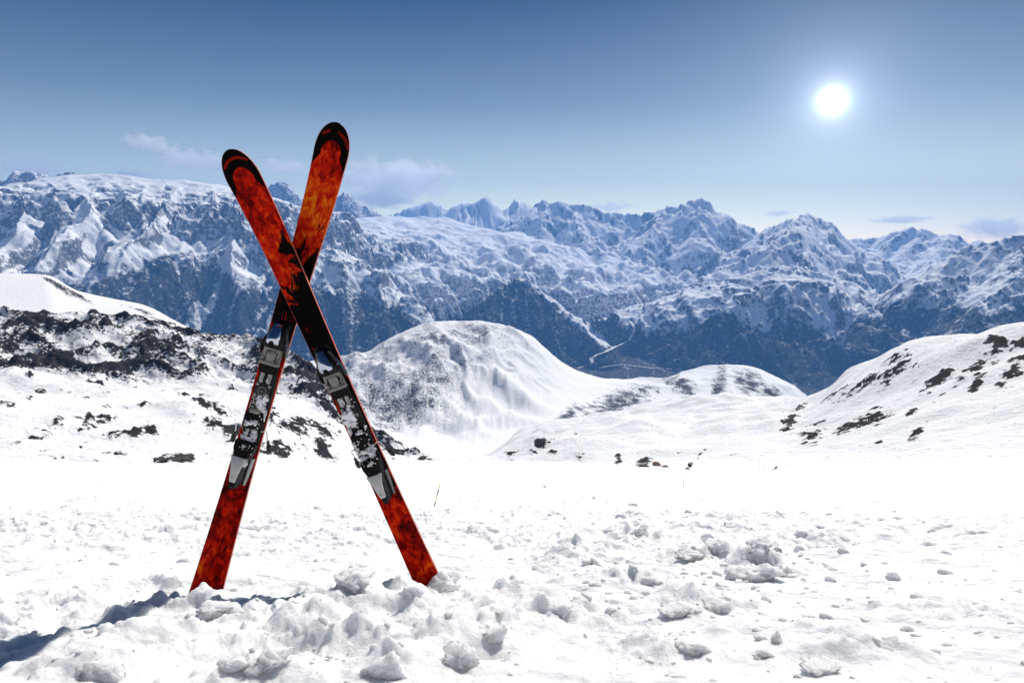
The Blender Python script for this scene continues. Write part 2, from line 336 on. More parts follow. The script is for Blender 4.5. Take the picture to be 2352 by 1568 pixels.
SNOW_A = 0.84
mat_mid = terrain_mat('snow_and_dark_rock', 3.5, (0.014, 0.014, 0.016), (0.046, 0.041, 0.039), None, amount=3.0, bump_d=1.5, edge=0.12)
mat_dome = terrain_mat('snow_and_scrub', 7.0, (0.035, 0.04, 0.055), (0.07, 0.075, 0.09), None, amount=2.2, bump_d=2.0, edge=0.3)
def make_mid():
    azs = wide(870)
    segs = [(185, 640, 150), (640, 1000, 135), (1000, 2200, 55), (2200, 3400, 105), (3400, 5000, 14)]
    rs = np.concatenate([np.exp(np.linspace(math.log(a), math.log(b), n, endpoint=False)) for a, b, n in segs] + [[5000.0]])
    Z, K = profile(azs, rs); A, RR = np.meshgrid(azs, rs); X = RR * np.sin(A); Y = RR * np.cos(A)
    px, py = to_px(X, Y, Z)
    left = sstep(1080, 900, px)
    kb, kc = KI['base'], KI['crest']
    # ---- rock wall under the left crest
    cliff = sstep(kb - 0.12, kb + 0.12, K) * sstep(kc + 0.30, kc + 0.02, K) * left
    rg = ridged(X / 60 + Y / 160, Y / 60 - X / 400, 5, 101)
    rgf = ridged(X / 17, Y / 20, 4, 107)
    rk = cliff * (0.63 + 0.55 * (rg - 0.8) + 0.25 * (rgf - 0.8) + 0.35 * fbm(X / 90, Y / 70, 3, 111))
    rk *= np.interp(px, [-300, 0, 300, 440, 560, 640, 700, 900, 1060], [1.25, 1.2, 1.15, 0.95, 0.75, 0.9, 1.2, 0.9, 0.7])
    # thinner rock high on the wall: snow fields run down between the ribs
    rk -= 0.30 * sstep(kb + 0.55, kb + 0.9, K) * cliff * sstep(-0.1, 0.3, fbm(X / 55 + 7, Y / 90, 2, 115)) * sstep(500, 300, px)
    Z = Z + cliff * (7 * (rg - 0.9) + 1.2 * (rgf - 0.8) + 5 * fbm(X / 30, Y / 30, 4, 113)) * (0.45 + 0.55 * sstep(kc + .1, kc - .15, K))
    # ---- outcrops in the snow fields
    oc = np.zeros_like(Z)
    nz = 0.55 * fbm(X / 14, Y / 20, 4, 121) + 0.35 * ridged(X / 5, Y / 7, 3, 125) - 0.25
    L_ = [(700, 985, 62, 22, -12), (745, 1020, 22, 34, 30), (640, 1030, 60, 16, 8), (420, 1053, 48, 8, 8), (300, 1000, 50, 9, 6), (345, 995, 30, 9, -20),
          (235, 968, 28, 5, 0), (270, 1000, 26, 7, 0), (160, 972, 44, 6, 8), (200, 985, 24, 8, 20), (210, 968, 18, 6, 0), (75, 1000, 30, 4, 0), (520, 985, 40, 10, -10),
          (225, 885, 20, 6, -20), (205, 880, 14, 7, -30), (72, 868, 9, 5, -20), (95, 902, 14, 3, 0), (430, 900, 16, 4, 0), (460, 940, 30, 6, -20), (510, 950, 20, 7, -20),
          (620, 930, 20, 5, 0), (860, 965, 40, 16, -40), (800, 960, 30, 8, -40), (905, 1035, 22, 6, -8), (975, 1052, 18, 5, -6), (330, 940, 60, 3, 0), (580, 1048, 50, 8, 0), (20, 945, 26, 3, 0),
          (1990, 958, 62, 16, 22), (1870, 990, 34, 15, 38), (1940, 975, 20, 9, 35), (2095, 945, 16, 5, 30), (2110, 980, 22, 8, 40),
          (2060, 845, 55, 17, 32), (1985, 885, 60, 6, 32), (1925, 905, 34, 5, 30), (2150, 870, 40, 9, 32), (1830, 940, 30, 9, 45), (1815, 965, 22, 10, 50),
          (2250, 835, 36, 9, 38), (2205, 868, 24, 7, 38), (2290, 805, 34, 16, 40), (2330, 850, 30, 14, 40), (2345, 790, 34, 12, 30), (2240, 880, 26, 8, 42), (2300, 890, 14, 7, -30), (2180, 795, 22, 3, 35),
          (2160, 900, 20, 4, 30), (1290, 1015, 30, 6, 30), (1330, 1050, 14, 5, 0), (1420, 1058, 8, 6, 20), (1480, 1063, 16, 8, 10), (1585, 1068, 11, 4, 50), (1610, 1050, 14, 2.4, 45), (1790, 1072, 14, 1.5, 25),
          (1250, 1030, 34, 6, 35), (1180, 1050, 20, 6, 30), (1270, 1048, 12, 3, 0), (2020, 1005, 12, 3, 20)]
    for i, (cx, cy, rx, ry, an) in enumerate(L_):
        oc = np.maximum(oc, outcrop(px, py, cx, cy, rx * 1.15, ry * 1.35, an) * (K < kc + 0.2) * (K > KI['edge'] - 0.1))
    ocm = np.where(oc > 0, oc + nz * 1.0 - 0.10, 0)
    rnd = sstep(0.62, 0.85, fbm(X / 9 + 31, Y / 13, 4, 131) + 0.35 * fbm(X / 70, Y / 70, 2, 137)) * (K > KI['t1']) * (K < kc) * 0.6 * (px < 1000)
    dg = X * 0.85 + Y * 0.35; dq = Y * 0.6 - X * 0.3
    ocm = np.where(oc > 0, oc * 1.05 - 0.02 + 0.80 * fbm(dg / 13, dq / 26, 5, 143, 0.62) + 0.55 * (ridged(dg / 7, dq / 16, 4, 145, 0.6) - 1.0), 0); ocm = np.maximum(ocm, rnd)
    Z = Z + np.clip(ocm, 0, 1.2) * (0.7 + 0.8 * ridged(X / 9, Y / 9, 3, 141)) * sstep(0.2, 0.6, ocm) * np.clip(RR / 450, 0.3, 1.3)
    # ---- soft wind drifts
    soft = sstep(KI['t1'] - 0.3, KI['t1'] + 0.5, K) * (1 - cliff)
    drift = fbm(X / 120, Y / 170, 4, 151)
    Z = Z + soft * (K < KI['t2']) * (9.0 * drift * sstep(250, 600, RR) + (0.5 * fbm(X / 18, Y / 26, 3, 157) + 3.2 * fbm(X / 60, Y / 50, 3, 159)) * sstep(186, 212, RR))
    # ---- far side: white shoulder, bowl and dome
    d = sstep(KI['n1'] - 0.2, KI['n1'] + 0.5, K)
    face = sstep(KI['n1'] + 0.2, KI['t3'] + 0.2, K) * sstep(KI['dome'] + 0.35, KI['dome'] - 0.25, K)
    cen = sstep(700, 820, px) * sstep(1330, 1150, px); rt = sstep(1330, 1480, px)
    gul = ridged(X / 260 + Y / 900, Y / 520, 5, 163) - 0.9
    Z = Z + face * cen * (34 * gul + 9 * (ridged(X / 90, Y / 100, 5, 167) - 0.8) + 20 * (ridged(X / 420 + 3, Y / 700, 3, 169) - 0.9)) * (0.35 + 0.65 * sstep(0, 0.5, KI['dome'] - K)) + face * rt * (14 * gul)
    Z = Z + d * (K > KI['n1']) * 2.5 * fbm(X / 60, Y / 80, 4, 171)
    scrub = face * cen * (0.31 + 0.10 * sstep(760, 880, py) + 0.12 * sstep(880, 960, py) + 0.30 * fbm(X / 45, Y / 45, 5, 173) + 0.20 * fbm(X / 200, Y / 260, 3, 177)
                          - 0.10 * sstep(960, 1010, py)) * sstep(1330, 1100, px + (py - 740) * 0.9) * sstep(1010, 970, py + 0.15 * np.abs(px - 1000))
    hill = np.zeros_like(Z)
    for (cx, cy, rx, ry, an) in [(1420, 925, 80, 26, 20), (1380, 955, 70, 20, 15), (1560, 880, 40, 18, -30), (1650, 890, 16, 50, -15), (1720, 880, 40, 26, -30), (1770, 905, 50, 18, -20), (1310, 950, 40, 16, 30), (1270, 980, 20, 8, 40)]:
        hill = np.maximum(hill, outcrop(px, py, cx, cy, rx, ry, an) * (K > KI['t2'] + .1))
    hill = np.where(hill > 0, hill * 0.55 + 0.18 + 0.42 * fbm(X / 30, Y / 60, 4, 181), 0)
    nr1 = np.zeros_like(Z)
    for (cx, cy, rx, ry, an) in [(140, 660, 60, 9, -30), (180, 680, 36, 7, -28), (380, 742, 60, 8, -22), (330, 715, 50, 4, -16)]:
        nr1 = np.maximum(nr1, outcrop(px, py, cx, cy, rx, ry, an) * (K > KI['t2'] + .1) * (K < KI['n1'] + .4))
    nr1 = np.where(nr1 > 0, nr1 * 0.8 + 0.4 * fbm(X / 14, Y / 20, 4, 185), 0)
    # behind the dome the ground falls steeply and the snow gives way to woods
    rock = np.maximum.reduce([rk * 1.0, ocm, scrub, hill, nr1])
    snow = 1 - np.clip(rock, 0, 1.2)
    V = np.stack([X, Y, Z], -1).reshape(-1, 3); F = grid_faces(len(rs), len(azs))[:, ::-1]
    kf = K.reshape(-1)[F[:, 0]]; attrs = {'snow': snow.reshape(-1)}
    xf = px.reshape(-1)[F[:, 0]]
    far = kf > KI['t2']
    submesh('snow_slope', V, F, ~far & (xf >= 1055), mat_mid, attrs)
    submesh('rocky_ridge', V, F, ~far & (xf < 1055), mat_mid, attrs)
    submesh('snow_shoulder', V, F, far & (xf < 640), mat_mid, attrs)
    submesh('snow_dome', V, F, far & (xf >= 640), mat_dome, attrs)

# ------------------------------------------------------------------ far mountains
# (group, [(x, y, distance km)...], gentle slope, its width km, steep slope, spurs per km, spur reach km)
RIDGES = [
 ('glacier_mountain', [(-2400, 400, 14), (-1200, 415, 13.5), (-500, 420, 13), (-150, 428, 13), (0, 426, 13), (90, 424, 13), (175, 398, 13), (235, 397, 13), (300, 403, 12.8), (380, 413, 12.5), (450, 415, 12.5), (510, 424, 12.5), (560, 445, 12.8), (640, 478, 13), (740, 500, 13.5)], 0.27, 1.75, 0.85, 0, 0),
 ('glacier_mountain', [(380, 413, 12.5), (395, 450, 11), (360, 490, 10.2), (300, 560, 9.5), (250, 640, 8.9), (190, 700, 8.5)], 0.9, 0.2, 1.0, 1.4, 1.0),
 ('glacier_mountain', [(480, 430, 11.6), (520, 500, 10.4), (540, 600, 9.4), (560, 720, 8.7)], 0.85, 0.2, 1.0, 1.4, 1.0),
 ('glacier_mountain', [(230, 440, 11.2), (200, 480, 10.4), (120, 560, 9.6), (60, 640, 9.0), (20, 700, 8.6)], 0.9, 0.2, 1.0, 1.4, 1.0),
 ('glacier_mountain', [(60, 480, 10.8), (0, 560, 10.0), (-60, 640, 9.2)], 0.9, 0.2, 1.0, 1.4, 1.0),
 ('glacier_mountain', [(560, 470, 11.6), (610, 540, 10.6), (640, 600, 10.0), (600, 680, 9.2), (560, 740, 8.8)], 0.7, 0.3, 0.95, 1.4, 1.0),
 ('jagged_peaks', [(-60, 400, 15), (0, 408, 15), (20, 393, 15), (60, 393, 15), (90, 395, 15), (120, 403, 15), (168, 389, 14.6), (178, 398, 14.6)], 0.9, 0.5, 1.0, 2, 0.7),
 ('pyramid_peak', [(585, 452, 17), (618, 426, 17), (645, 411, 17), (668, 432, 17), (695, 455, 17), (720, 462, 17), (760, 455, 18), (795, 440, 18), (815, 455, 18), (850, 478, 18), (880, 492, 18)], 0.9, 0.4, 0.9, 2, 0.8),
 ('distant_range', [(880, 500, 22), (905, 484, 22), (930, 476, 22), (965, 467, 22), (990, 457, 22), (1010, 462, 22), (1030, 478, 22), (1055, 462, 21), (1085, 458, 21), (1110, 447, 21), (1130, 455, 21), (1155, 474, 21), (1190, 452, 21), (1205, 458, 21), (1225, 478, 21), (1260, 500, 21)], 0.95, 0.4, 0.9, 2, 1.0),
 ('snow_plateau', [(640, 500, 14.5), (740, 502, 15.5), (870, 492, 16.5), (950, 497, 16.8), (1050, 505, 16.6), (1150, 528, 16), (1195, 560, 15.6), (1240, 590, 15.2), (1300, 625, 14.8), (1360, 655, 14.5), (1430, 690, 14.2)], 0.24, 4.6, 0.55, 0, 0),
 ('snow_plateau', [(1150, 535, 15.6), (1110, 560, 14.5), (1150, 600, 13.2), (1200, 640, 12.4), (1280, 690, 11.6), (1380, 730, 11.0)], 0.30, 0.8, 0.5, 0, 0),
 ('snow_plateau', [(900, 520, 15.5), (930, 560, 14.2), (960, 585, 13.3), (1000, 640, 12.2), (1020, 690, 11.4)], 0.26, 0.8, 0.5, 0, 0),
 ('snow_plateau', [(760, 520, 14.5), (790, 570, 13.0), (850, 620, 12.0), (900, 670, 11.2)], 0.26, 0.7, 0.55, 0, 0),
 ('rock_pyramid', [(1000, 775, 9.4), (1060, 715, 9.8), (1120, 672, 10.2), (1186, 627, 10.6), (1240, 665, 10.4), (1290, 705, 10.1), (1345, 752, 9.7), (1380, 800, 9.3)], 0.80, 0.3, 0.85, 1.5, 0.8),
 ('rock_pyramid', [(1260, 690, 10.3), (1275, 740, 9.8), (1290, 800, 9.4)], 0.8, 0.3, 0.85, 1.5, 0.6),
 ('wooded_mountain', [(600, 700, 9.6), (660, 640, 9.8), (720, 578, 10.0), (760, 566, 10.0), (800, 592, 9.9), (840, 628, 9.7), (890, 672, 9.5), (945, 728, 9.2), (1010, 775, 9.0)], 0.42, 0.45, 0.90, 1.6, 0.9),
 ('wooded_mountain', [(760, 566, 10.0), (760, 640, 9.3), (790, 700, 8.9), (830, 760, 8.5)], 0.55, 0.35, 0.9, 1.5, 0.7),
 ('high_range', [(1130, 560, 17.5), (1160, 515, 18), (1200, 492, 18), (1225, 466, 18), (1245, 458, 18), (1268, 466, 18), (1285, 457, 18), (1310, 470, 18), (1345, 468, 18), (1385, 485, 18), (1420, 484, 18), (1470, 490, 18), (1510, 482, 17.5), (1535, 470, 17), (1560, 470, 17), (1585, 456, 16.8), (1608, 449, 16.8), (1630, 456, 16.8), (1655, 484, 16.8), (1680, 508, 16.8), (1715, 514, 16.8), (1745, 530, 16.8)], 0.95, 0.35, 0.80, 1.5, 1.2),
 ('high_range', [(1290, 462, 18), (1320, 500, 17), (1350, 545, 16), (1365, 567, 15.3), (1420, 605, 14.9), (1500, 660, 14.4)], 0.8, 0.3, 0.8, 1.4, 0.9),
 ('high_range', [(1365, 567, 15.3), (1320, 590, 15.0), (1290, 615, 14.8)], 0.8, 0.3, 0.8, 1.4, 0.6),
 ('high_range', [(1225, 470, 17.8), (1190, 520, 17), (1230, 570, 16.2), (1290, 610, 15.4)], 0.8, 0.3, 0.8, 1.4, 0.8),
 ('high_range', [(1535, 474, 17), (1500, 520, 16.2), (1480, 560, 15.6), (1500, 620, 14.8)], 0.75, 0.3, 0.8, 1.4, 1.0),
 ('high_range', [(1608, 452, 16.8), (1610, 520, 15.8), (1590, 570, 15.2), (1560, 640, 14.4)], 0.75, 0.3, 0.8, 1.4, 1.0),
 ('twin_summit', [(1740, 535, 15.5), (1780, 515, 15.2), (1815, 500, 15), (1848, 487, 15), (1880, 500, 15), (1915, 512, 15), (1945, 545, 15), (1975, 600, 14.6), (2000, 650, 14.0), (2020, 685, 13.4)], 0.8, 0.35, 0.82, 1.6, 1.0),
 ('twin_summit', [(1848, 487, 15), (1835, 510, 14), (1815, 527, 13.0), (1770, 560, 12.6), (1720, 590, 12.4), (1650, 610, 12.3), (1590, 645, 12.2), (1540, 680, 12.0)], 0.8, 0.35, 0.85, 1.6, 0.9),
 ('twin_summit', [(1815, 527, 13.0), (1850, 575, 12.4), (1900, 625, 12.0), (1960, 690, 11.4), (2020, 745, 10.8), (2090, 790, 10.4)], 0.8, 0.3, 0.85, 1.6, 0.9),
 ('snow_cap_hill', [(1440, 708, 10.9), (1500, 690, 11.0), (1560, 676, 11.0), (1610, 655, 11.0), (1660, 643, 10.9), (1700, 645, 10.7), (1740, 625, 10.8), (1790, 607, 10.9), (1840, 612, 11.0)], 0.33, 0.65, 0.74, 1.0, 0.9),
 ('snow_cap_hill', [(1680, 645, 10.8), (1730, 690, 10.2), (1790, 745, 9.6), (1850, 800, 9.2), (1900, 850, 8.8)], 0.55, 0.4, 0.72, 1.2, 0.8),
 ('wooded_spur', [(1900, 650, 11.6), (1960, 690, 10.6), (2010, 712, 10.2), (2060, 730, 9.9), (2110, 760, 9.6), (2160, 800, 9.3), (2220, 850, 9.0)], 0.45, 0.4, 0.70, 0.9, 0.8),
 ('far_right_range', [(1940, 550, 19), (1970, 543, 19), (2020, 540, 19), (2055, 528, 18.5), (2090, 522, 18), (2120, 522, 18), (2150, 540, 18), (2180, 534, 17.5), (2200, 552, 17.5), (2225, 562, 17.5), (2250, 549, 18), (2275, 560, 18), (2330, 570, 18), (2450, 580, 18)], 0.75, 0.5, 0.75, 1.4, 1.1),
 ('far_right_range', [(2120, 522, 18), (2080, 580, 16.8), (2060, 640, 15.4), (2040, 690, 14.2)], 0.6, 0.4, 0.75, 1.2, 0.9),
 ('far_right_range', [(2180, 534, 17.5), (2150, 590, 15.8), (2110, 640, 14.6), (2080, 690, 13.6)], 0.6, 0.4, 0.75, 1.2, 0.9),
 ('dark_flank', [(5200, 420, 12), (3600, 470, 11.5), (2700, 480, 11), (2500, 510, 11), (2352, 535, 11), (2290, 548, 11), (2230, 562, 11), (2190, 585, 11), (2150, 620, 10.9), (2100, 665, 10.8), (2050, 705, 10.7)], 0.65, 0.4, 0.80, 1.3, 1.1),
 ('dark_flank', [(2340, 540, 11), (2330, 620, 10), (2280, 700, 9.2), (2230, 770, 8.6)], 0.65, 0.4, 0.80, 1.3, 1.0),
]
def seg_world(pts):
    return [at_r(x, y, r * 1000.0) for x, y, r in pts]
def make_far():
    rnd = random.Random(11)
    azs = wide(950)
    rs = np.concatenate([np.exp(np.linspace(math.log(4400), math.log(8200), 55, endpoint=False)), np.exp(np.linspace(math.log(8200), math.log(11600), 210, endpoint=False)),
                         np.exp(np.linspace(math.log(11600), math.log(19000), 195, endpoint=False)), np.exp(np.linspace(math.log(19000), math.log(26000), 40))])
    A, RR = np.meshgrid(azs, rs); X = RR * np.sin(A); Y = RR * np.cos(A)
    # warp the plan a little so that no ridge is a straight line
    wx = X + 110 * fbm(X / 900, Y / 900, 4, 201); wy = Y + 110 * fbm(X / 900 + 50, Y / 900, 4, 206)
    segs = []          # ax, ay, az, bx, by, bz, s1, w1, s2, group, reach
    names = []
    for g, pts, s1, w1, s2, dens, reach in RIDGES:
        if g not in names: names.append(g)
        gi = names.index(g); W = seg_world(pts)
        for a, b in zip(W[:-1], W[1:]):
            segs.append((a, b, s1, w1 * 1000, s2, gi, 5200.0))
            if dens <= 0: continue
            ln = (b - a).length / 1000; n = ln * dens; cnt = int(n) + (1 if rnd.random() < n - int(n) else 0)
            for _ in range(cnt):
                for side in (-1, 1):
                    p = a.lerp(b, rnd.random()); dv = (b - a).to_2d().normalized(); nrm = Vector((-dv.y, dv.x)) * side
                    d = (nrm + dv * rnd.uniform(-0.7, 0.7)).normalized(); L = reach * 1000 * rnd.uniform(0.6, 1.5)
                    drop = rnd.uniform(0.62, 0.80); p = Vector((p.x, p.y, p.z - 25)); prev = p
                    for st in range(3):
                        d = (d + Vector((rnd.uniform(-.3, .3), rnd.uniform(-.3, .3)))).normalized()
                        q = Vector((prev.x + d.x * L / 3, prev.y + d.y * L / 3, prev.z - drop * L / 3 * rnd.uniform(0.8, 1.25)))
                        segs.append((prev, q, 0.9, 100.0, 0.95, gi, 1500.0))
                        if st:
                            for sg in (-1, 1):
                                if rnd.random() < 0.6:
                                    e = (d + Vector((-d.y, d.x)) * sg * rnd.uniform(0.6, 1.2)).normalized(); l2 = L * 0.3
                                    q2 = Vector((prev.x + e.x * l2, prev.y + e.y * l2, prev.z - drop * l2 * 1.2))
                                    segs.append((prev, q2, 0.95, 100.0, 1.0, gi, 700.0))
                        prev = q
    # valley floor rises away from the camera
    floor = np.interp(RR, [4000, 9500, 12000, 14500, 18000, 26000], [-1650, -1640, -1420, -1190, -900, -700]) + 35 * fbm(X / 1500, Y / 1500, 3, 211)
    H = floor.copy(); G = np.full(H.shape, -1, np.int16); CZ = floor.copy()
    jit = 1 + 0.22 * fbm(X / 700, Y / 700, 4, 215)
    lrs = np.log(rs)
    for a, b, s1, w1, s2, gi, reach in segs:
        rmin = min(math.hypot(a.x, a.y), math.hypot(b.x, b.y)) - reach; rmax = max(math.hypot(a.x, a.y), math.hypot(b.x, b.y)) + reach
        i0 = np.searchsorted(rs, max(rmin, 4000)); i1 = np.searchsorted(rs, rmax)
        aa = math.atan2(a.x, a.y); ab = math.atan2(b.x, b.y); da = reach / max(rmin, 4500)
        j0 = np.searchsorted(azs, min(aa, ab) - da); j1 = np.searchsorted(azs, max(aa, ab) + da)
        if i1 <= i0 or j1 <= j0: continue
        sl = (slice(i0, i1), slice(j0, j1)); x = wx[sl]; y = wy[sl]
        if True:
            # remove the warp at the crest so that skylines stay where they are
            dx = b.x - a.x; dy = b.y - a.y; l2 = dx * dx + dy * dy + 1e-6
            t = np.clip(((x - a.x) * dx + (y - a.y) * dy) / l2, 0, 1)
            dist = np.hypot(x - a.x - t * dx, y - a.y - t * dy)
            z = a.z + (b.z - a.z) * t; dj = dist * jit[sl]
            h = z - np.where(dj < w1, dj * s1, w1 * s1 + (dj - w1) * s2)
        cur = H[sl]; m = h > cur; cur[m] = h[m]; gg = G[sl]; gg[m] = gi; cz = CZ[sl]; cz[m] = z[m]
    H0 = H.copy()
    above = np.clip((H - floor) / 500, 0, 1)
    pidx = [names.index(n) for n in ('snow_plateau',)]
    soft = np.isin(G, pidx) * 1.0
    glac = (G == names.index('glacier_mountain')) * 1.0
    # local slope
    def slope_of(Hh):
        dr = np.gradient(Hh, axis=0) / np.gradient(rs)[:, None]; dc = np.gradient(Hh, axis=1) / (np.gradient(azs)[None, :] * RR)
        return np.hypot(dr, dc), dr, dc
    s0, _, _ = slope_of(H)
    steep = sstep(0.30, 0.65, s0)
    lean = np.where(np.isin(G, [names.index(n) for n in ('glacier_mountain', 'dark_flank', 'far_right_range')]), -0.45, 0.10)
    TX = A * 12000.0 + lean * (RR - 11000)  # runs round the view, so that these gullies fall towards the valley
    gx = TX + 160 * fbm(X / 800, Y / 800, 3, 271); gul = ridged(gx / 620, RR / 3000, 4, 273, 0.42) - 0.85; gulf = ridged(gx / 170, RR / 1400, 3, 279) - 0.9
    rg = ridged(wx / 600, wy / 600, 5, 221, 0.45) - 0.9
    rg2 = ridged(wx / 130, wy / 150, 4, 229, 0.55) - 0.95
    calm = np.where(glac > 0, 1.0, 0.75)
    calm = calm * (0.45 + 0.55 * np.clip((CZ - H) / 160, 0, 1)); jag = above * (1 - glac) * (1 - soft) * np.clip(1 - (CZ - H) / 260, 0, 1)
    H = H + calm * (1 - 0.75 * soft) * above * steep * (18 * rg + 115 * gul + 12 * gulf) + above * (1 - steep) * (14 * fbm(X / 500, Y / 500, 5, 235) + 10 * rg)
    H = H + jag * (34 * rg2 + 22 * (ridged(X / 210, Y / 210, 3, 291) - 0.8))
    H = H + soft * above * (85 * fbm(X / 1300, Y / 1300, 3, 241) + 60 * (ridged(X / 1500, Y / 1700, 3, 244, 0.4) - 0.9))
    s1_, dr, dc = slope_of(H)
    # ---- cover: rock shows where it is steep, woods fill the low ground
    nA = fbm(X / 260, Y / 260, 5, 251); nB = fbm(X / 1100, Y / 1100, 4, 257)
    px, py = to_px(X, Y, H)
    sm = s1_ + 0.16 * nA + 0.12 * rg2
    rock = sstep(0.90, 1.60, sm + 0.35 * gul + 0.10 * gulf) * 0.75
    rock = rock * (1 - 0.35 * soft)
    rock = np.maximum(rock, 0.62 * (np.isin(G, [names.index(n) for n in ('jagged_peaks', 'pyramid_peak')])) * sstep(0.3, 0.7, s1_))
    # upper limit of the woods and dark low cliffs, mountain by mountain, as the picture shows it
    WOODS = {'glacier_mountain': [(-200, 660), (0, 650), (90, 690), (155, 655), (246, 632), (316, 598), (404, 596), (492, 604), (562, 648), (615, 654), (643, 668), (760, 640)],
             'wooded_mountain': [(600, 660), (735, 647), (788, 664), (851, 680), (893, 694), (925, 700), (960, 738), (1010, 760)],
             'rock_pyramid': [(1000, 765), (1072, 708), (1130, 668), (1188, 634), (1240, 668), (1275, 700), (1300, 735), (1345, 765), (1380, 790)],
             'snow_plateau': [(640, 640), (760, 660), (925, 694), (980, 706), (1069, 716), (1188, 760), (1340, 738), (1390, 716), (1440, 702), (1500, 700)],
             'high_range': [(1130, 620), (1294, 613), (1368, 630), (1438, 661), (1508, 674), (1560, 662), (1640, 655), (1760, 660)],
             'twin_summit': [(1500, 652), (1560, 655), (1650, 652), (1720, 650), (1790, 655), (1850, 672), (1900, 690), (1960, 712), (2020, 735), (2100, 780)],
             'snow_cap_hill': [(1400, 735), (1440, 735), (1525, 760), (1571, 753), (1616, 739), (1630, 716), (1666, 714), (1690, 714), (1722, 741), (1765, 757), (1792, 726), (1831, 730), (1862, 756), (1900, 770), (1950, 790)],
             'wooded_spur': [(1862, 730), (1905, 690), (1940, 706), (1961, 735), (2010, 722), (2052, 726), (2073, 755), (2120, 775), (2200, 850)],
             'far_right_range': [(1930, 640), (1980, 690), (2040, 700), (2100, 690), (2352, 690)],
             'dark_flank': [(2000, 690), (2109, 690), (2193, 700), (2263, 716), (2352, 706), (2600, 700)]}
    fo = sstep(120, -160, H + 800 - 150 * nB)
    for g, ln in WOODS.items():
        ly = np.interp(px, [q[0] for q in ln], [q[1] for q in ln]); crisp = 7.0 if g == 'rock_pyramid' else 14.0
        v = sstep(-crisp, crisp * 1.4, py - ly + (1.0 if g == 'rock_pyramid' else 2.0) * 9 * nA)
        fo = np.where(G == names.index(g), v, fo)
    snow = 1 - np.maximum(rock, fo * 1.05)
    # clearings and avalanche tracks in the woods
    clear = sstep(0.78, 1.05, ridged(wx / 300 + wy / 2600, wy / 2400, 3, 263) + 0.25 * nB) * 0.22 + 0.22 * sstep(0.35, 0.6, fbm(X / 170, Y / 170, 4, 267)) * sstep(1200, 1800, px)
    snow = snow + clear * fo * sstep(-1500, -1000, H) 
    streak = fbm(gx / 75, RR / 650, 4, 281, 0.6)
    snow = snow + 0.42 * fo * (glac + 0.5 * (G == names.index('dark_flank')) + 0.35 * (G == names.index('wooded_mountain'))) * sstep(0.62, 1.05, ridged(gx / 330, RR / 2600, 4, 287, 0.55))
    snow = np.clip(snow + 0.22 * streak * (1 - soft) + 0.10 * fo * sstep(0.2, 0.9, ridged(gx / 260, RR / 2500, 3, 285)), 0, 1)
    V = np.stack([X, Y, H], -1).reshape(-1, 3); F = grid_faces(len(rs), len(azs))[:, ::-1]
    attrs = {'snow': snow.reshape(-1), 'forest': fo.reshape(-1)}
    gf = G.reshape(-1)[F[:, 0]]
    for gi, g in enumerate(names):
        k = gf == gi
        if k.any(): submesh('mountain', V, F, k, mat_far, attrs)
    submesh('valley_floor', V, F, gf == -1, mat_far, attrs)
    return azs, rs, H
SNOW_A = 0.93
mat_far = terrain_mat('alpine_cover', 45.0, (0.10, 0.10, 0.105), (0.17, 0.165, 0.16), (0.022, 0.030, 0.026), amount=2.6, bump_d=12.0, edge=0.36)

make_near()
make_mid()
FAR = make_far()
def far_z(X, Y):
    azs, rs, H = FAR; a = math.atan2(X, Y); r = math.hypot(X, Y)
    j = int(np.clip(np.searchsorted(azs, a), 0, len(azs) - 1)); i = int(np.clip(np.searchsorted(rs, r), 0, len(rs) - 1))
    return float(H[i, j])

# ------------------------------------------------------------------ placing things on the ground
bpy.context.view_layer.update()
DEPS = bpy.context.evaluated_depsgraph_get()
def hit(x, y):
    X, Y, Z = ray(x, y); d = Vector((float(X), float(Y), float(Z))).normalized()
    ok, loc, nrm, *_ = scene.ray_cast(DEPS, d * 0.1, d)
    return (loc, nrm) if ok else (None, None)
def tag(o, label, cat, group=None):
    o['label'] = label; o['category'] = cat
    if group: o['group'] = group
    return o
def empty(name, loc=(0, 0, 0)):
    o = bpy.data.objects.new(name, None); o.location = loc; o.empty_display_size = 0.1; COL.objects.link(o); return o
def from_bm(name, bm, mat, parent=None, smooth=True, angle=None):
    me = bpy.data.meshes.new(name); bmesh.ops.recalc_face_normals(bm, faces=bm.faces[:]); bm.to_mesh(me); bm.free()
    me.materials.append(mat)
    for p in me.polygons: p.use_smooth = smooth
    if smooth and angle is not None: me.set_sharp_from_angle(angle=R(angle))
    o = bpy.data.objects.new(name, me); COL.objects.link(o)
    if parent: o.parent = parent
    return o

# ------------------------------------------------------------------ river bed and roads far down in the valley
def ribbon(name, pts, width, mat, lift=7.0):
    P = []
    for (x0, y0), (x1, y1) in zip(pts[:-1], pts[1:]):
        n = max(2, int(math.hypot(x1 - x0, y1 - y0) / 3))
        for i in range(n):
            l, _ = hit(x0 + (x1 - x0) * i / n, y0 + (y1 - y0) * i / n)
            if l and l.y > 5000: P.append(l)
    bm = bmesh.new(); prev = None
    for i, p in enumerate(P):
        a = P[max(0, i - 2)]; b = P[min(len(P) - 1, i + 2)]; d = (b - a); d.z = 0
        if d.length < 1: continue
        d.normalize(); n = Vector((-d.y, d.x, 0)) * width * (0.6 + 0.5 * (math.sin(i * 1.7) * 0.5 + 0.5)) / 2
        cur = (bm.verts.new(p + n + Vector((0, 0, lift))), bm.verts.new(p - n + Vector((0, 0, lift))))
        if prev: bm.faces.new((prev[0], prev[1], cur[1], cur[0]))
        prev = cur
    o = from_bm(name, bm, mat); o['kind'] = 'structure'; return o
mat_bed = simple('snowed_gravel', (0.80, 0.80, 0.80), 0.8, vary=0.08, bscale=0.01)
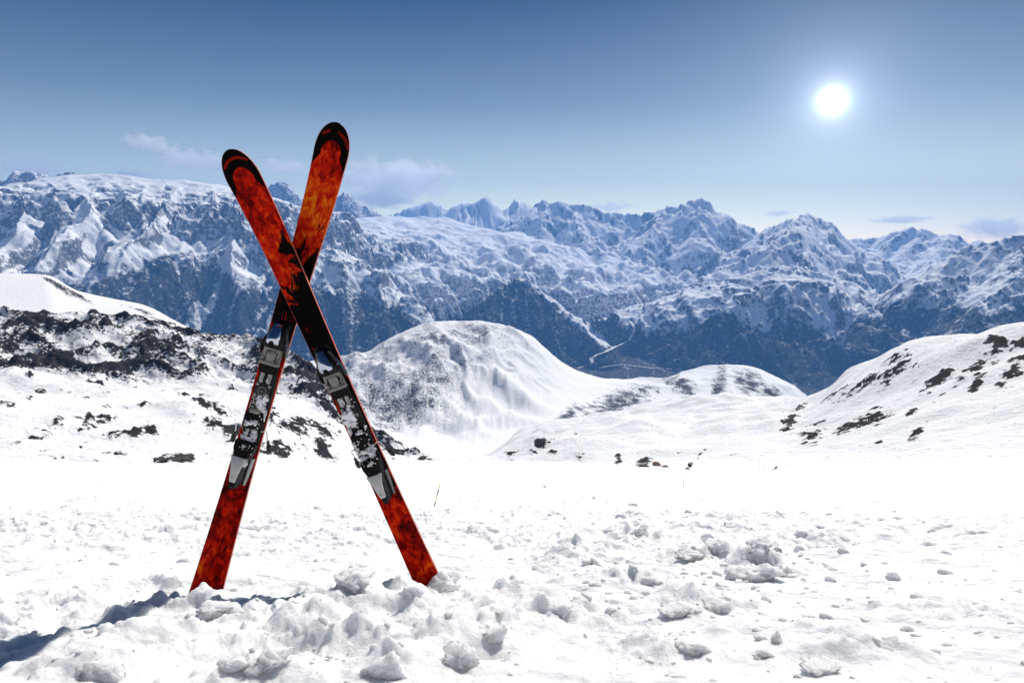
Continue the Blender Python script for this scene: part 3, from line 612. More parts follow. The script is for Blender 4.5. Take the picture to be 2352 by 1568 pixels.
ribbon('river', [(1449, 738), (1459, 752), (1453, 766), (1444, 782), (1430, 790), (1408, 799), (1385, 810), (1368, 817), (1360, 824), (1362, 838)], 75, mat_bed)
ribbon('road', [(1352, 838), (1325, 847)], 28, mat_bed)
ribbon('road', [(1375, 846), (1400, 841), (1428, 838), (1500, 846), (1560, 850)], 26, mat_bed)

# ------------------------------------------------------------------ snow chunks
def chunk_bm(seed, sub=3, planes=9, rough=0.06, bm=None, mtx=None, flat=1.0):
    rr = random.Random(seed); b = bmesh.new(); bmesh.ops.create_icosphere(b, subdivisions=sub, radius=1.0)
    pl = []
    for _ in range(planes):
        n = Vector((rr.gauss(0, 1), rr.gauss(0, 1), rr.gauss(0, 1))).normalized(); pl.append((n, rr.uniform(0.45, 0.85)))
    co = np.array([v.co[:] for v in b.verts])
    for n, d in pl:
        k = co @ np.array(n); over = np.clip(k - d, 0, None); co = co - over[:, None] * np.array(n) * 0.93
    q = co * 2.2 + seed * 3.7
    dsp = fbm(q[:, 0] + q[:, 2] * 0.7, q[:, 1] - q[:, 2] * 0.6, 5, seed % 50, 0.6) * rough * 1.6 + (ridged(q[:, 0] * 1.7 - q[:, 2], q[:, 1] * 1.7 + q[:, 2], 3, seed % 40) - 0.9) * rough * 0.6
    co = co * (1 + dsp)[:, None]; co[:, 2] *= flat
    for v, c in zip(b.verts, co): v.co = Vector(c)
    return b
CH = [chunk_bm(s, 4, 9 + s % 5, 0.17) for s in range(7)]
CHM = []
for b in CH:
    me = bpy.data.meshes.new('snow_chunk'); b.to_mesh(me); b.free(); me.materials.append(mat_snow_near)
    for p in me.polygons: p.use_smooth = True
    CHM.append(me)
BIG = [  # x, y of the middle, width and height in picture units, turn, mesh, label
 (1010, 1330, 92, 62, 20, 0, 'rounded snow lump packed against the tail of the ski leaning left'),
 (500, 1396, 100, 42, -15, 1, 'low snow lump banked over the tail of the ski leaning right'),
 (812, 1324, 100, 44, 30, 2, 'overhanging snow slab left of the front ski tail, shaded on its left end'),
 (948, 1352, 52, 40, 70, 3, 'small knobbly snow lump just below the front ski tail'),
 (1137, 1440, 62, 82, 10, 4, 'tall upright snow block right of the big pit in front of the skis'),
 (1060, 1490, 100, 90, 40, 5, 'broad steep snow block left of the tall upright one'),
 (884, 1522, 116, 84, -20, 6, 'large angular snow block at the bottom edge, below the front ski'),
 (609, 1512, 108, 52, 15, 0, 'flat-topped snow block standing in the pit between the skis'),
 (530, 1520, 62, 52, 50, 1, 'round snow block leaning on the flat-topped one in the pit'),
 (579, 1490, 19, 17, 5, 2, 'tiny cube of snow sitting on top of a block in the pit'),
 (233, 1536, 118, 56, -10, 3, 'wide snow block at the lower left corner below the wedge mound'),
 (1553, 1396, 90, 44, 8, 4, 'long squared snow slab lying in the middle of the rubble'),
 (1650, 1382, 78, 44, -18, 5, 'blocky snow chunk directly right of the long squared slab'),
 (1786, 1458, 32, 42, 30, 6, 'narrow snow chunk standing on end at the lower right'),
 (1750, 1500, 42, 26, 0, 0, 'pair-like low snow chunk under the narrow standing one'),
 (1733, 1312, 112, 52, 25, 1, 'biggest ridge-shaped snow chunk in the right-hand rubble'),
 (1802, 1308, 54, 36, 60, 2, 'boxy snow chunk beside the ridge-shaped one, on its right'),
 (2054, 1318, 30, 36, 15, 3, 'pointed snow chunk standing alone far to the right'),
 (1592, 1268, 84, 40, -12, 4, 'rounded snow chunk near the upper middle of the rubble'),
 (1649, 1244, 60, 44, 35, 5, 'hollow-faced snow chunk above the rounded one'),
 (1473, 1214, 44, 34, 10, 6, 'upper left snow chunk of the rubble, poking above the slope'),
 (1747, 1248, 74, 36, 75, 0, 'slanted snow chunk at the top right of the rubble'),
 (1590, 1482, 78, 52, -30, 1, 'lone craggy snow chunk on smooth snow near the bottom edge'),
 (1290, 1395, 60, 34, 20, 2, 'snow chunk at the left end of the right-hand rubble'),
 (1846, 1222, 34, 26, 20, 3, 'small peaked snow chunk at the far right end of the rubble crest'),
 (1890, 1530, 110, 36, 0, 4, 'broad low snow crust tilted up at the bottom right'),
 (1455, 1100 + 55, 26, 14, 0, 5, 'farthest small snow chunk lying alone above the rubble'),
]
for x, y, w, hh, turn, mi, lab in BIG:
    l, n = hit(x, y + hh * 0.42)
    if l is None or l.y > 60: continue
    o = bpy.data.objects.new('snow_chunk', CHM[mi]); COL.objects.link(o)
    k = l.y / FOC; sx = w / 2 * k * 1.12; sz = hh / 2 * k * 1.0
    o.scale = (sx, sx * 0.85, sz); o.rotation_euler = (R((mi * 37) % 20 - 10), R((mi * 53) % 24 - 12), R(turn * 0.3))
    o.location = l + Vector((0, sx * 0.3, sz * 0.25))
    tag(o, lab, 'snow chunk', 'larger chunks of broken snow in the foreground')

def make_rubble():
    rr = random.Random(5); small = []
    for s in range(8):
        b = chunk_bm(100 + s, 2, 7, 0.10); b.verts.ensure_lookup_table()
        small.append((np.array([v.co[:] for v in b.verts]), np.array([[v.index for v in f.verts] for f in b.faces]))); b.free()
    Vs = []; Fs = []; n0 = 0; cnt = 0; tries = 0; pts = []
    while len(pts) < 1300 and tries < 12000:
        tries += 1; zone = rr.random()
        if zone < 0.50: x = rr.gauss(1560, 240); y = rr.gauss(1290, 75)
        elif zone < 0.66: x = rr.gauss(760, 330); y = rr.gauss(1440, 75)
        elif zone < 0.80: x = rr.gauss(1900, 330); y = rr.gauss(1400, 110)
        else: x = rr.uniform(-40, 2400); y = rr.uniform(1120, 1570)
        if not (-60 < x < 2420 and 1120 < y < 1600): continue
        X, Y, k = plane_pt(x, y); pts.append((X, Y))
    P = np.array(pts); G = ground_z(P[:, 0], P[:, 1])
    for (X, Y), z in zip(pts, G):
        size = (3 + 20 * rr.random() ** 4.0) / FOC * Y * (1.0 if Y < 6 else 0.75)
        co, f = small[rr.randrange(8)]
        e = Matrix.Rotation(rr.uniform(0, 6.28), 3, 'Z') @ Matrix.Rotation(rr.uniform(-.5, .5), 3, 'X') @ Matrix.Diagonal((size, size * rr.uniform(.6, 1), size * rr.uniform(.45, .85)))
        c = co @ np.array(e).T + np.array([X, Y, z - size * 0.05]); Vs.append(c); Fs.append(f + n0); n0 += len(c)
    o = mesh_np('snow_rubble', np.vstack(Vs), np.vstack(Fs), mat_snow_near); o['kind'] = 'stuff'
    o['label'] = 'small crumbs and lumps of broken snow scattered over the slope'
make_rubble()

# ------------------------------------------------------------------ snow poles and boulders
mat_py = simple('yellow_paint', (0.75, 0.70, 0.25), 0.5, vary=0.1); mat_pk = simple('black_paint', (0.015, 0.015, 0.02), 0.5, vary=0.2)
mat_pg = simple('grey_bamboo', (0.28, 0.27, 0.28), 0.6, vary=0.2); mat_pw = simple('weathered_bamboo', (0.55, 0.54, 0.52), 0.6, vary=0.1)
def tube(bm, a, b, r0, r1, n=8):
    a = Vector(a); b = Vector(b); d = (b - a).normalized(); u = d.orthogonal().normalized(); w = d.cross(u)
    ra = [bm.verts.new(a + (u * math.cos(t) + w * math.sin(t)) * r0) for t in [2 * math.pi * i / n for i in range(n)]]
    rb = [bm.verts.new(b + (u * math.cos(t) + w * math.sin(t)) * r1) for t in [2 * math.pi * i / n for i in range(n)]]
    for i in range(n): bm.faces.new((ra[i], ra[(i + 1) % n], rb[(i + 1) % n], rb[i]))
    bm.faces.new(ra[::-1]); bm.faces.new(rb)
def snow_pole(xb, yb, xt, yt, rad, bands, label):
    l, n = hit(xb, yb)
    if l is None: return
    top = at_Y(xt, yt, l.y); root = empty('snow_pole', l); tag(root, label, 'marker pole', 'marker poles along the piste')
    d = top - l; ts = [(-0.12, bands[0][1])] + bands
    for (t0, m), (t1, _) in zip(ts, bands[1:] + [(1.0, None)] if False else [(b[0], b[1]) for b in bands[1:]] + [(1.0, None)]):
        pass
    edges = [-0.12] + [b[0] for b in bands[1:]] + [1.0]
    for i, (_, m) in enumerate(bands):
        bm = bmesh.new(); tube(bm, d * edges[i], d * edges[i + 1], rad, rad * 0.96); from_bm('shaft' if i == 0 else 'band', bm, m, root, True, 40)
snow_pole(998, 1161, 1011, 1110, 0.022, [(0, mat_pk), (0.2, mat_py), (0.48, mat_pk), (0.74, mat_py)], 'leaning yellow and black striped marker pole beside the front ski tail')
snow_pole(1571, 1124, 1569, 1097, 0.028, [(0, mat_pk)], 'thin dark marker pole leaning slightly, left of the pale upright one')
snow_pole(1697, 1119, 1697, 1093, 0.024, [(0, mat_pg)], 'thin grey upright marker pole between the dark one and the palest one')
snow_pole(1742, 1094, 1744, 1058, 0.026, [(0, mat_pw)], 'palest and tallest marker pole, farthest to the right')
def rock_mat(name, a, b_, sc):
    m, nt, b = new_mat(name); L = nt.links; tco = N(nt, 'ShaderNodeTexCoord')
    n = N(nt, 'ShaderNodeTexNoise', inp={'Scale': sc, 'Detail': 8.0, 'Roughness': 0.7}); L.new(tco.outputs['Object'], n.inputs['Vector'])
    mx = N(nt, 'ShaderNodeMix', data_type='RGBA'); mx.inputs[6].default_value = (*a, 1); mx.inputs[7].default_value = (*b_, 1)
    L.new(n.outputs['Fac'], mx.inputs[0]); L.new(mx.outputs[2], b.inputs['Base Color']); b.inputs['Roughness'].default_value = 0.85
    bp = N(nt, 'ShaderNodeBump', inp={'Strength': 0.8, 'Distance': 0.15}); L.new(n.outputs['Fac'], bp.inputs['Height']); L.new(bp.outputs[0], b.inputs['Normal'])
    return m
mat_brown = rock_mat('brown_rock', (0.05, 0.022, 0.010), (0.20, 0.09, 0.04), 2.5); mat_dark = rock_mat('dark_rock', (0.02, 0.018, 0.018), (0.09, 0.07, 0.06), 2.5)
def boulder(x, y, w, hh, turn, seed, mat, label):
    l, n = hit(x, y + hh * 0.3)
    if l is None: return
    b = chunk_bm(seed, 4, 13, 0.16); k = l.y / FOC
    o = from_bm('boulder', b, mat, None, True, 35); o.location = l + Vector((0, w * k * 0.2, hh * k * 0.15)); o.scale = (w / 2 * k * 1.15, w / 2 * k, hh / 2 * k * 1.3)
    o.rotation_euler = (0, R(turn), R(seed * 31 % 90)); tag(o, label, 'boulder', 'dark rocks sticking out of the snow')
boulder(1507, 1066, 22, 12, 8, 301, mat_brown, 'brown rounded boulder on the snow edge below the right-hand slope')
boulder(1530, 1071, 18, 5, 10, 302, mat_brown, 'low flat brown rock just right of the rounded boulder')
boulder(1585, 1067, 9, 14, -40, 303, mat_dark, 'narrow tilted dark rock right of the brown boulder')
boulder(410, 1055, 66, 12, -6, 304, mat_dark, 'long black rock at the snow edge left of the skis')
boulder(375, 1058, 30, 8, -14, 305, mat_dark, 'small black rock touching the left end of the long one')
boulder(968, 1052, 24, 7, -4, 306, mat_dark, 'small dark rock on the snow edge right of the front ski')
boulder(915, 1041, 20, 9, 2, 307, mat_dark, 'dark rock on the snow edge close to the front ski')
boulder(228, 968, 22, 7, 0, 308, mat_dark, 'pair-topped dark rock alone in the left snow field')

# ------------------------------------------------------------------ skis
SL = 1.80
def loft(bm, secs, z0=0.0, n=14, close=True):
    """secs: (y, half width, height, x offset, boxiness): half-round sections along the ski"""
    rings = []
    for y, hw, h, xo, p in secs:
        ring = []
        for i in range(n + 1):
            t = math.pi * i / n; c = math.cos(t); s_ = math.sin(t)
            ring.append(bm.verts.new((xo - hw * math.copysign(abs(c) ** p, c), y, z0 + h * abs(s_) ** p)))
        rings.append(ring)
    for a, b in zip(rings[:-1], rings[1:]):
        for i in range(n): bm.faces.new((a[i], a[i + 1], b[i + 1], b[i]))
        bm.faces.new((a[n], a[0], b[0], b[n]))
    bm.faces.new(rings[0][::-1]); bm.faces.new(rings[-1])
def box(bm, x0, x1, y0, y1, z0, z1, bev=0.0):
    r = bmesh.ops.create_cube(bm, size=1.0); vs_ = r['verts']
    for v in vs_: v.co = Vector(((x0 + x1) / 2 + v.co.x * (x1 - x0), (y0 + y1) / 2 + v.co.y * (y1 - y0), (z0 + z1) / 2 + v.co.z * (z1 - z0)))
    if bev:
        es = {e for v in vs_ for e in v.link_edges}; bmesh.ops.bevel(bm, geom=list(es), offset=bev, segments=2, affect='EDGES')
def cyl(bm, x, y, z0, z1, r, n=28, bev=0.0):
    r_ = bmesh.ops.create_cone(bm, cap_ends=True, segments=n, radius1=r, radius2=r, depth=z1 - z0)
    for v in r_['verts']: v.co += Vector((x, y, (z0 + z1) / 2))
    if bev:
        es = [e for e in {e for v in r_['verts'] for e in v.link_edges} if all(v.co.z > (z0 + z1) / 2 for v in e.verts)]
        bmesh.ops.bevel(bm, geom=es, offset=bev, segments=2, affect='EDGES')

def flame_mat(name, blk, heat, seed, plain):
    """printed top sheet: fire picture that turns black; v is the distance from the tip in metres"""
    m, nt, b = new_mat(name); L = nt.links
    tco = N(nt, 'ShaderNodeTexCoord'); sp = N(nt, 'ShaderNodeSeparateXYZ'); L.new(tco.outputs['Object'], sp.inputs[0])
    def M(op, a, b_=None, c=None):
        n = N(nt, 'ShaderNodeMath', operation=op)
        for i, v in enumerate((a, b_, c)):
            if v is None: continue
            if isinstance(v, (int, float)): n.inputs[i].default_value = v
            else: L.new(v, n.inputs[i])
        return n.outputs[0]
    x = sp.outputs['X']; d = M('SUBTRACT', SL, sp.outputs['Y']); u = M('DIVIDE', d, SL)
    def noise(scale, stretch, det, off, rough=0.6):
        mp = N(nt, 'ShaderNodeMapping'); mp.inputs['Scale'].default_value = (1, stretch, 1); mp.inputs['Location'].default_value = (off, off * 1.7 + seed, seed * 0.37)
        L.new(tco.outputs['Object'], mp.inputs[0])
        n = N(nt, 'ShaderNodeTexNoise', inp={'Scale': scale, 'Detail': det, 'Roughness': rough, 'Distortion': 0.6}); L.new(mp.outputs[0], n.inputs['Vector']); return n.outputs['Fac']
    def ramp(fac, stops):
        r = N(nt, 'ShaderNodeValToRGB'); L.new(fac, r.inputs[0])
        for i, (p, c) in enumerate(stops):
            e = r.color_ramp.elements[i] if i < 2 else r.color_ramp.elements.new(p)
            e.position = p; e.color = (*c, 1) if isinstance(c, tuple) else (c, c, c, 1)
        return r.outputs[0]
    n1 = noise(46, 0.55, 6, 1.0, 0.68); n2 = noise(13, 0.6, 3, 5.0); n3 = noise(22, 0.5, 7, 9.0, 0.72)
    ht = ramp(u, heat)
    f = M('ADD', M('MULTIPLY', M('SUBTRACT', n1, 0.5), 1.7), M('ADD', M('MULTIPLY', M('SUBTRACT', n2, 0.5), 1.2), M('SUBTRACT', ht, 0.14)))
    col = ramp(f, [(0.0, (0.024, 0.0007, 0.0004)), (0.26, (0.18, 0.0024, 0.001)), (0.50, (0.42, 0.009, 0.0014)), (0.68, (0.54, 0.045, 0.002)), (0.86, (0.60, 0.13, 0.005)), (1.0, (0.64, 0.26, 0.012))])
    bl = ramp(u, blk)
    # black creeps in from the right-hand edge
    side = M('MULTIPLY', x, plain)
    g = M('ADD', M('MULTIPLY', M('SUBTRACT', n3, 0.5), 2.0), M('ADD', bl, side))
    mask = N(nt, 'ShaderNodeMapRange', interpolation_type='SMOOTHSTEP', inp={'From Min': 0.42, 'From Max': 0.56}); L.new(g, mask.inputs['Value'])
    # printed black shovel border with a rounded window
    dy = M('MAXIMUM', M('SUBTRACT', 0.105, d), 0.0)
    rad = M('SQRT', M('ADD', M('POWER', M('MULTIPLY', x, 1.0), 2.0), M('POWER', M('MULTIPLY', dy, 0.78), 2.0)))
    edge = M('ADD', 0.0345, M('ADD', M('MULTIPLY', M('MAXIMUM', M('SUBTRACT', d, 0.115), 0.0), 0.55), M('MULTIPLY', M('SUBTRACT', n3, 0.5), M('MULTIPLY', M('MINIMUM', M('MAXIMUM', M('SUBTRACT', d, 0.13), 0.0), 0.06), 0.5))))
    rim = M('GREATER_THAN', rad, edge)
    # a thin dark red flash inside the border
    arc = M('MULTIPLY', M('GREATER_THAN', rad, 0.0555), M('LESS_THAN', rad, 0.0625))
    arc = M('MULTIPLY', M('MULTIPLY', arc, M('GREATER_THAN', n2, 0.47)), M('LESS_THAN', d, 0.075))
    k = M('MAXIMUM', mask.outputs[0], rim)
    mx = N(nt, 'ShaderNodeMix', data_type='RGBA'); L.new(k, mx.inputs[0]); L.new(col, mx.inputs[6]); mx.inputs[7].default_value = (0.0015, 0.001, 0.001, 1)
    m2 = N(nt, 'ShaderNodeMix', data_type='RGBA'); L.new(M('MULTIPLY', arc, rim), m2.inputs[0]); L.new(mx.outputs[2], m2.inputs[6]); m2.inputs[7].default_value = (0.16, 0.004, 0.002, 1)
    L.new(m2.outputs[2], b.inputs['Base Color']); b.inputs['Roughness'].default_value = 0.30; b.inputs['Specular IOR Level'].default_value = 0.02
    return m
mat_side = simple('orange_sidewall', (0.70, 0.16, 0.08), 0.45, vary=0.25, bscale=60, bump=0.2)
mat_base = simple('black_base', (0.02, 0.01, 0.01), 0.4, vary=0.3)
mat_steel = simple('steel', (0.55, 0.55, 0.56), 0.3, 1.0)
mat_chrome = simple('chrome', (0.42, 0.45, 0.52), 0.10, 1.0, bump=0.05, bscale=30)
mat_blk = simple('black_plastic', (0.003, 0.003, 0.0035), 0.30, vary=0.3, bscale=80, bump=0.3)
mat_rub = simple('rubber', (0.004, 0.004, 0.004), 0.75, bump=0.4, bscale=300)
mat_sil = simple('worn_aluminium', (0.14, 0.14, 0.137), 0.32, 0.35, bump=0.3, bscale=90, vary=0.35)
mat_gry = simple('grey_plastic', (0.018, 0.018, 0.021), 0.5, vary=0.3, bump=0.2)
mat_wht = simple('white_plastic', (0.36, 0.36, 0.35), 0.45, vary=0.12, bscale=60)
mat_bei = simple('beige_plastic', (0.32, 0.29, 0.23), 0.5, vary=0.1)
mat_let = simple('pale_lettering', (0.45, 0.38, 0.38), 0.6)
m_, nt_, b_ = new_mat('clinging_snow'); mat_cl = m_
g_ = N(nt_, 'ShaderNodeTexCoord'); n_ = N(nt_, 'ShaderNodeTexNoise', inp={'Scale': 160.0, 'Detail': 5.0}); nt_.links.new(g_.outputs['Object'], n_.inputs['Vector'])
p_ = N(nt_, 'ShaderNodeBump', inp={'Strength': 0.9, 'Distance': 0.003}); nt_.links.new(n_.outputs['Fac'], p_.inputs['Height']); nt_.links.new(p_.outputs[0], b_.inputs['Normal'])
b_.inputs['Base Color'].default_value = (0.68, 0.69, 0.71, 1); b_.inputs['Roughness'].default_value = 0.7

def build_ski(label, mat_top, hw, seed, snowy, letters):
    root = empty('ski'); tag(root, label, 'ski', 'pair of crossed skis stuck in the snow')
    rr = random.Random(seed)
    ht, hwst, hp = hw
    def half(y):
        if y > 1.70:
            t = (y - 1.70) / (SL - 1.70); return hp * max(0.0, 1 - t ** 2.2) ** 0.5
        if y < 0.01: return ht * (0.94 + 6 * y)
        c = 0.80
        return hwst + (hp - hwst) * ((y - c) / (1.70 - c)) ** 1.7 if y > c else hwst + (ht - hwst) * ((c - y) / c) ** 1.7
    def bend(y): return 0.055 * max(0, (y - 1.40) / 0.40) ** 2.2 + 0.006 * math.sin(math.pi * min(1, y / 1.4))
    ys = [SL * i / 150 for i in range(139)] + [SL - (SL * 12 / 150) * (1 - i / 26) ** 1.7 for i in range(1, 27)]
    def strip(z_lo, z_hi, inset_lo, inset_hi, nx=8):
        bm = bmesh.new(); rings = []
        for y in ys:
            h = max(half(y), 0.0006); hh = max(h - inset_hi, 0.0004); hl = max(h - inset_lo, 0.0004); b = bend(y)
            th = 1.0 if y < 1.35 else 1.0 - 0.45 * (y - 1.35) / 0.45
            ring = [bm.verts.new((-hh + 2 * hh * i / nx, y, b + z_hi * th + 0.0012 * th * (1 - (2 * i / nx - 1) ** 2))) for i in range(nx + 1)]
            ring += [bm.verts.new((hl, y, b + z_lo * th)), bm.verts.new((-hl, y, b + z_lo * th))]
            rings.append(ring)
        k = nx + 3
        for a, c in zip(rings[:-1], rings[1:]):
            for i in range(k): bm.faces.new((a[i], a[(i + 1) % k], c[(i + 1) % k], c[i]))
        bm.faces.new(rings[0][::-1]); bm.faces.new(rings[-1]); return bm
    from_bm('top_sheet', strip(0.013, 0.0165, 0.0004, 0.0022), mat_top, root, True, 40)
    from_bm('sidewall', strip(0.0035, 0.0129, 0.0, 0.0, 1), mat_side, root, True, 30)
    from_bm('base', strip(0.0, 0.0034, 0.0004, 0.0004, 1), mat_base, root, True, 30)
    bz = 0.020
    Y = lambda d: SL - d
    # plate under the binding with a grey rail on the right
    bm = bmesh.new(); loft(bm, [(Y(1.325), .020, .006, 0, .3), (Y(1.30), .030, .011, 0, .3), (Y(1.02), .033, .012, 0, .3), (Y(0.90), .031, .012, 0, .3), (Y(0.72), .033, .012, 0, .3), (Y(0.705), .024, .006, 0, .3)], bz - 0.004)
    plate = from_bm('binding_plate', bm, mat_blk, root, True, 40)
    bm = bmesh.new(); loft(bm, [(Y(1.20), .0035, .014, .0335, .5), (Y(0.93), .0035, .014, .0335, .5), (Y(0.905), .002, .008, .031, .5)], bz - 0.003)
    from_bm('rail', bm, mat_gry, plate, True, 40)
    # toe piece
    bm = bmesh.new(); loft(bm, [(Y(.708), .008, .010, 0, .7), (Y(.716), .022, .026, 0, .65), (Y(.735), .030, .040, 0, .6), (Y(.765), .037, .050, 0, .55), (Y(.790), .041, .052, 0, .5), (Y(.806), .042, .044, 0, .5)], bz)
    toe = from_bm('toe_piece', bm, mat_blk, root, True, 45)
    bm = bmesh.new(); loft(bm, [(Y(.712), .010, .012, -.002, .8), (Y(.722), .019, .030, -.003, .8), (Y(.742), .024, .046, -.003, .75), (Y(.768), .029, .057, -.003, .7), (Y(.784), .031, .059, -.003, .7), (Y(.793), .031, .050, -.003, .7)], bz + 0.004, 20)
    cap = from_bm('toe_cap', bm, mat_chrome, toe, True, 60)
    bm = bmesh.new(); cyl(bm, -.003, Y(.787), bz + .050, bz + .0655, .0085, 20, .002); box(bm, -.010, .004, Y(.802), Y(.788), bz + .046, bz + .062, .003)
    from_bm('screw_recess', bm, mat_rub, toe, True, 40)
    for sgn in (-1, 1):
        bm = bmesh.new(); loft(bm, [(Y(.835), .003, .012, sgn * .0455, .6), (Y(.815), .006, .030, sgn * .043, .6), (Y(.79), .008, .040, sgn * .038, .6), (Y(.765), .005, .030, sgn * .032, .6)], bz + .006)
        from_bm('toe_wing', bm, mat_blk, toe, True, 50)
        bm = bmesh.new(); tube(bm, (sgn * .0475, Y(.832), bz + .020), (sgn * .040, Y(.775), bz + .043), .0012, .0012); from_bm('trim_line', bm, mat_chrome, toe)
    bm = bmesh.new(); box(bm, -.033, .033, Y(.868), Y(.806), bz + .010, bz + .030, .004)
    blk_ = from_bm('toe_block', bm, mat_sil, root, True, 40)
    bm = bmesh.new(); box(bm, -.035, .035, Y(.870), Y(.858), bz + .012, bz + .034, .003); from_bm('block_lip', bm, mat_sil, blk_, True, 40)
    bm = bmesh.new(); loft(bm, [(Y(.853), .010, .004, 0, .5), (Y(.848), .016, .0065, 0, .5), (Y(.823), .018, .0065, 0, .5), (Y(.816), .016, .003, 0, .5)], bz + .0295); from_bm('tongue', bm, mat_sil, blk_, True, 40)
    for sgn in (-1, 1):
        bm = bmesh.new(); tube(bm, (sgn * .019, Y(.820), bz + .0305), (sgn * .017, Y(.849), bz + .0305), .0016, .0016)
        tube(bm, (sgn * .017, Y(.849), bz + .0305), (sgn * .004, Y(.8555), bz + .0305), .0016, .0016); tube(bm, (sgn * .031, Y(.838), bz + .0305), (sgn * .017, Y(.851), bz + .0305), .0012, .0012); from_bm('groove', bm, mat_rub, blk_)
        bm = bmesh.new(); loft(bm, [(Y(.8565), .007, .002, sgn * .022, .5), (Y(.8535), .007, .002, sgn * .022, .5)], bz + .0335); from_bm('slot', bm, mat_rub, blk_)
        if snowy:
            bm = chunk_bm(700 + sgn, 2, 4, .5); bm.transform(Matrix.Translation((sgn * .019, Y(.832), bz + .031)) @ Matrix.Diagonal((.006, .012, .003, 1))); from_bm('dirt_patch', bm, mat_rub, blk_)
    bm = bmesh.new(); box(bm, -.031, .033, Y(.902), Y(.8705), bz + .008, bz + .027, .004); from_bm('friction_pad', bm, mat_rub, root, True, 40)
    # forward-pressure springs
    for sx in (-.015, .012):
        bm = bmesh.new(); box(bm, sx - .008, sx + .005, Y(.940), Y(.902), bz + .006, bz + .012, .0015); hs_ = from_bm('spring_tray', bm, mat_wht, root, True, 40)
        bm = bmesh.new(); n = 90; pr = None
        for i in range(n):
            t = i / (n - 1); a = t * 2 * math.pi * 11; p = Vector((sx + .003 + math.cos(a) * .0042, Y(.904) - t * .032, bz + .014 + math.sin(a) * .0035))
            if pr: tube(bm, pr, p, .0008, .0008, 5)
            pr = p
        from_bm('spring', bm, mat_steel, hs_)
    # mounting disc
    bm = bmesh.new(); loft(bm, [(Y(1.00), .018, .006, 0, .4), (Y(.985), .028, .012, 0, .4), (Y(.955), .029, .012, 0, .4), (Y(.942), .020, .008, 0, .4)], bz + .004); hub = from_bm('disc_housing', bm, mat_gry, root, True, 40)
    bm = bmesh.new(); cyl(bm, 0, Y(.968), bz + .014, bz + .0205, .0155, 32, .001); ring = from_bm('disc_ring', bm, mat_sil, hub, True, 35)
    bm = bmesh.new(); cyl(bm, 0, Y(.968), bz + .0195, bz + .0212, .0125, 32); from_bm('adjusting_disc', bm, mat_gry, hub, True, 35)
    bm = bmesh.new(); box(bm, -.008, .008, Y(.9695), Y(.9665), bz + .0205, bz + .0222, .0004); box(bm, -.0015, .0015, Y(.975), Y(.961), bz + .0205, bz + .0224, .0004); from_bm('disc_mark', bm, mat_sil, hub)
    for ax, ay in ((-.022, .948), (.021, .947), (.023, .982), (-.021, .988)):
        bm = bmesh.new(); cyl(bm, ax, Y(ay), bz + .010, bz + .0185, .006, 18, .0012); sc_ = from_bm('screw', bm, mat_sil, hub, True, 35)
    # lettering along the left side of the plate
    if letters:
        cu = bpy.data.curves.new('lettering', 'FONT'); cu.body = letters; cu.size = .024; cu.extrude = .0004; cu.align_x = 'LEFT'
        to = bpy.data.objects.new('lettering_tmp', cu); COL.objects.link(to); dg = bpy.context.evaluated_depsgraph_get(); me = bpy.data.meshes.new_from_object(to.evaluated_get(dg))
        bpy.data.objects.remove(to); me.materials.append(mat_let); lo = bpy.data.objects.new('lettering', me); COL.objects.link(lo); lo.parent = plate
        lo.rotation_euler = (0, 0, R(-90)); lo.location = (-.030, Y(.985), bz + .0088)
    # heel pad with pale lip
    bm = bmesh.new(); loft(bm, [(Y(1.108), .024, .016, -.002, .5), (Y(1.100), .033, .026, -.002, .5), (Y(1.070), .036, .034, -.002, .55), (Y(1.052), .032, .030, -.002, .55), (Y(1.046), .028, .022, -.002, .6)], bz); hp_ = from_bm('heel_pad', bm, mat_rub, root, True, 45)
    if not snowy:
        bm = bmesh.new(); loft(bm, [(Y(1.0505), .024, .030, -.004, .6), (Y(1.043), .022, .027, -.004, .6), (Y(1.036), .013, .020, -.004, .7)], bz); from_bm('pad_lip', bm, mat_bei, hp_, True, 45)
    bm = bmesh.new(); box(bm, -.006, .004, Y(1.19), Y(1.10), bz + .006, bz + .020, .002); from_bm('brake_pedal', bm, mat_gry, root, True, 40)
    # heel piece: dark housing, bowl, white lever
    bm = bmesh.new(); loft(bm, [(Y(1.335), .004, .020, 0, .7), (Y(1.330), .011, .040, 0, .7), (Y(1.318), .018, .054, 0, .65), (Y(1.295), .022, .064, 0, .6), (Y(1.262), .0235, .070, 0, .6), (Y(1.23), .027, .070, 0, .6), (Y(1.205), .033, .062, 0, .6), (Y(1.180), .036, .052, 0, .6), (Y(1.165), .036, .044, 0, .6)], bz - .006, 18)
    hh_ = from_bm('heel_housing', bm, mat_gry, root, True, 50)
    bm = bmesh.new(); loft(bm, [(Y(1.213), .020, .016, 0, .6), (Y(1.204), .030, .026, 0, .6), (Y(1.180), .035, .030, 0, .6), (Y(1.160), .036, .026, 0, .6), (Y(1.152), .034, .018, 0, .6)], bz + .030, 16)
    for v in bm.verts:
        q = (v.co.y - Y(1.166)) / .03
        if v.co.z > bz + .035: v.co.z -= .016 * max(0, 1 - (v.co.x / .028) ** 2) * max(0, 1 - q * q)
    from_bm('heel_cup', bm, mat_rub, hh_, True, 50)
    bm = bmesh.new(); loft(bm, [(Y(1.298), .0095, .010, 0, .4), (Y(1.290), .0105, .014, 0, .4), (Y(1.262), .0145, .019, 0, .45), (Y(1.240), .018, .020, 0, .5), (Y(1.222), .024, .016, 0, .5), (Y(1.206), .029, .008, 0, .6)], bz + .056, 16)
    lv = from_bm('heel_lever', bm, mat_wht, hh_, True, 50)
    bm = bmesh.new(); box(bm, -.002, .0, Y(1.282), Y(1.274), bz + .071, bz + .0745); from_bm('release_mark', bm, mat_rub, lv)
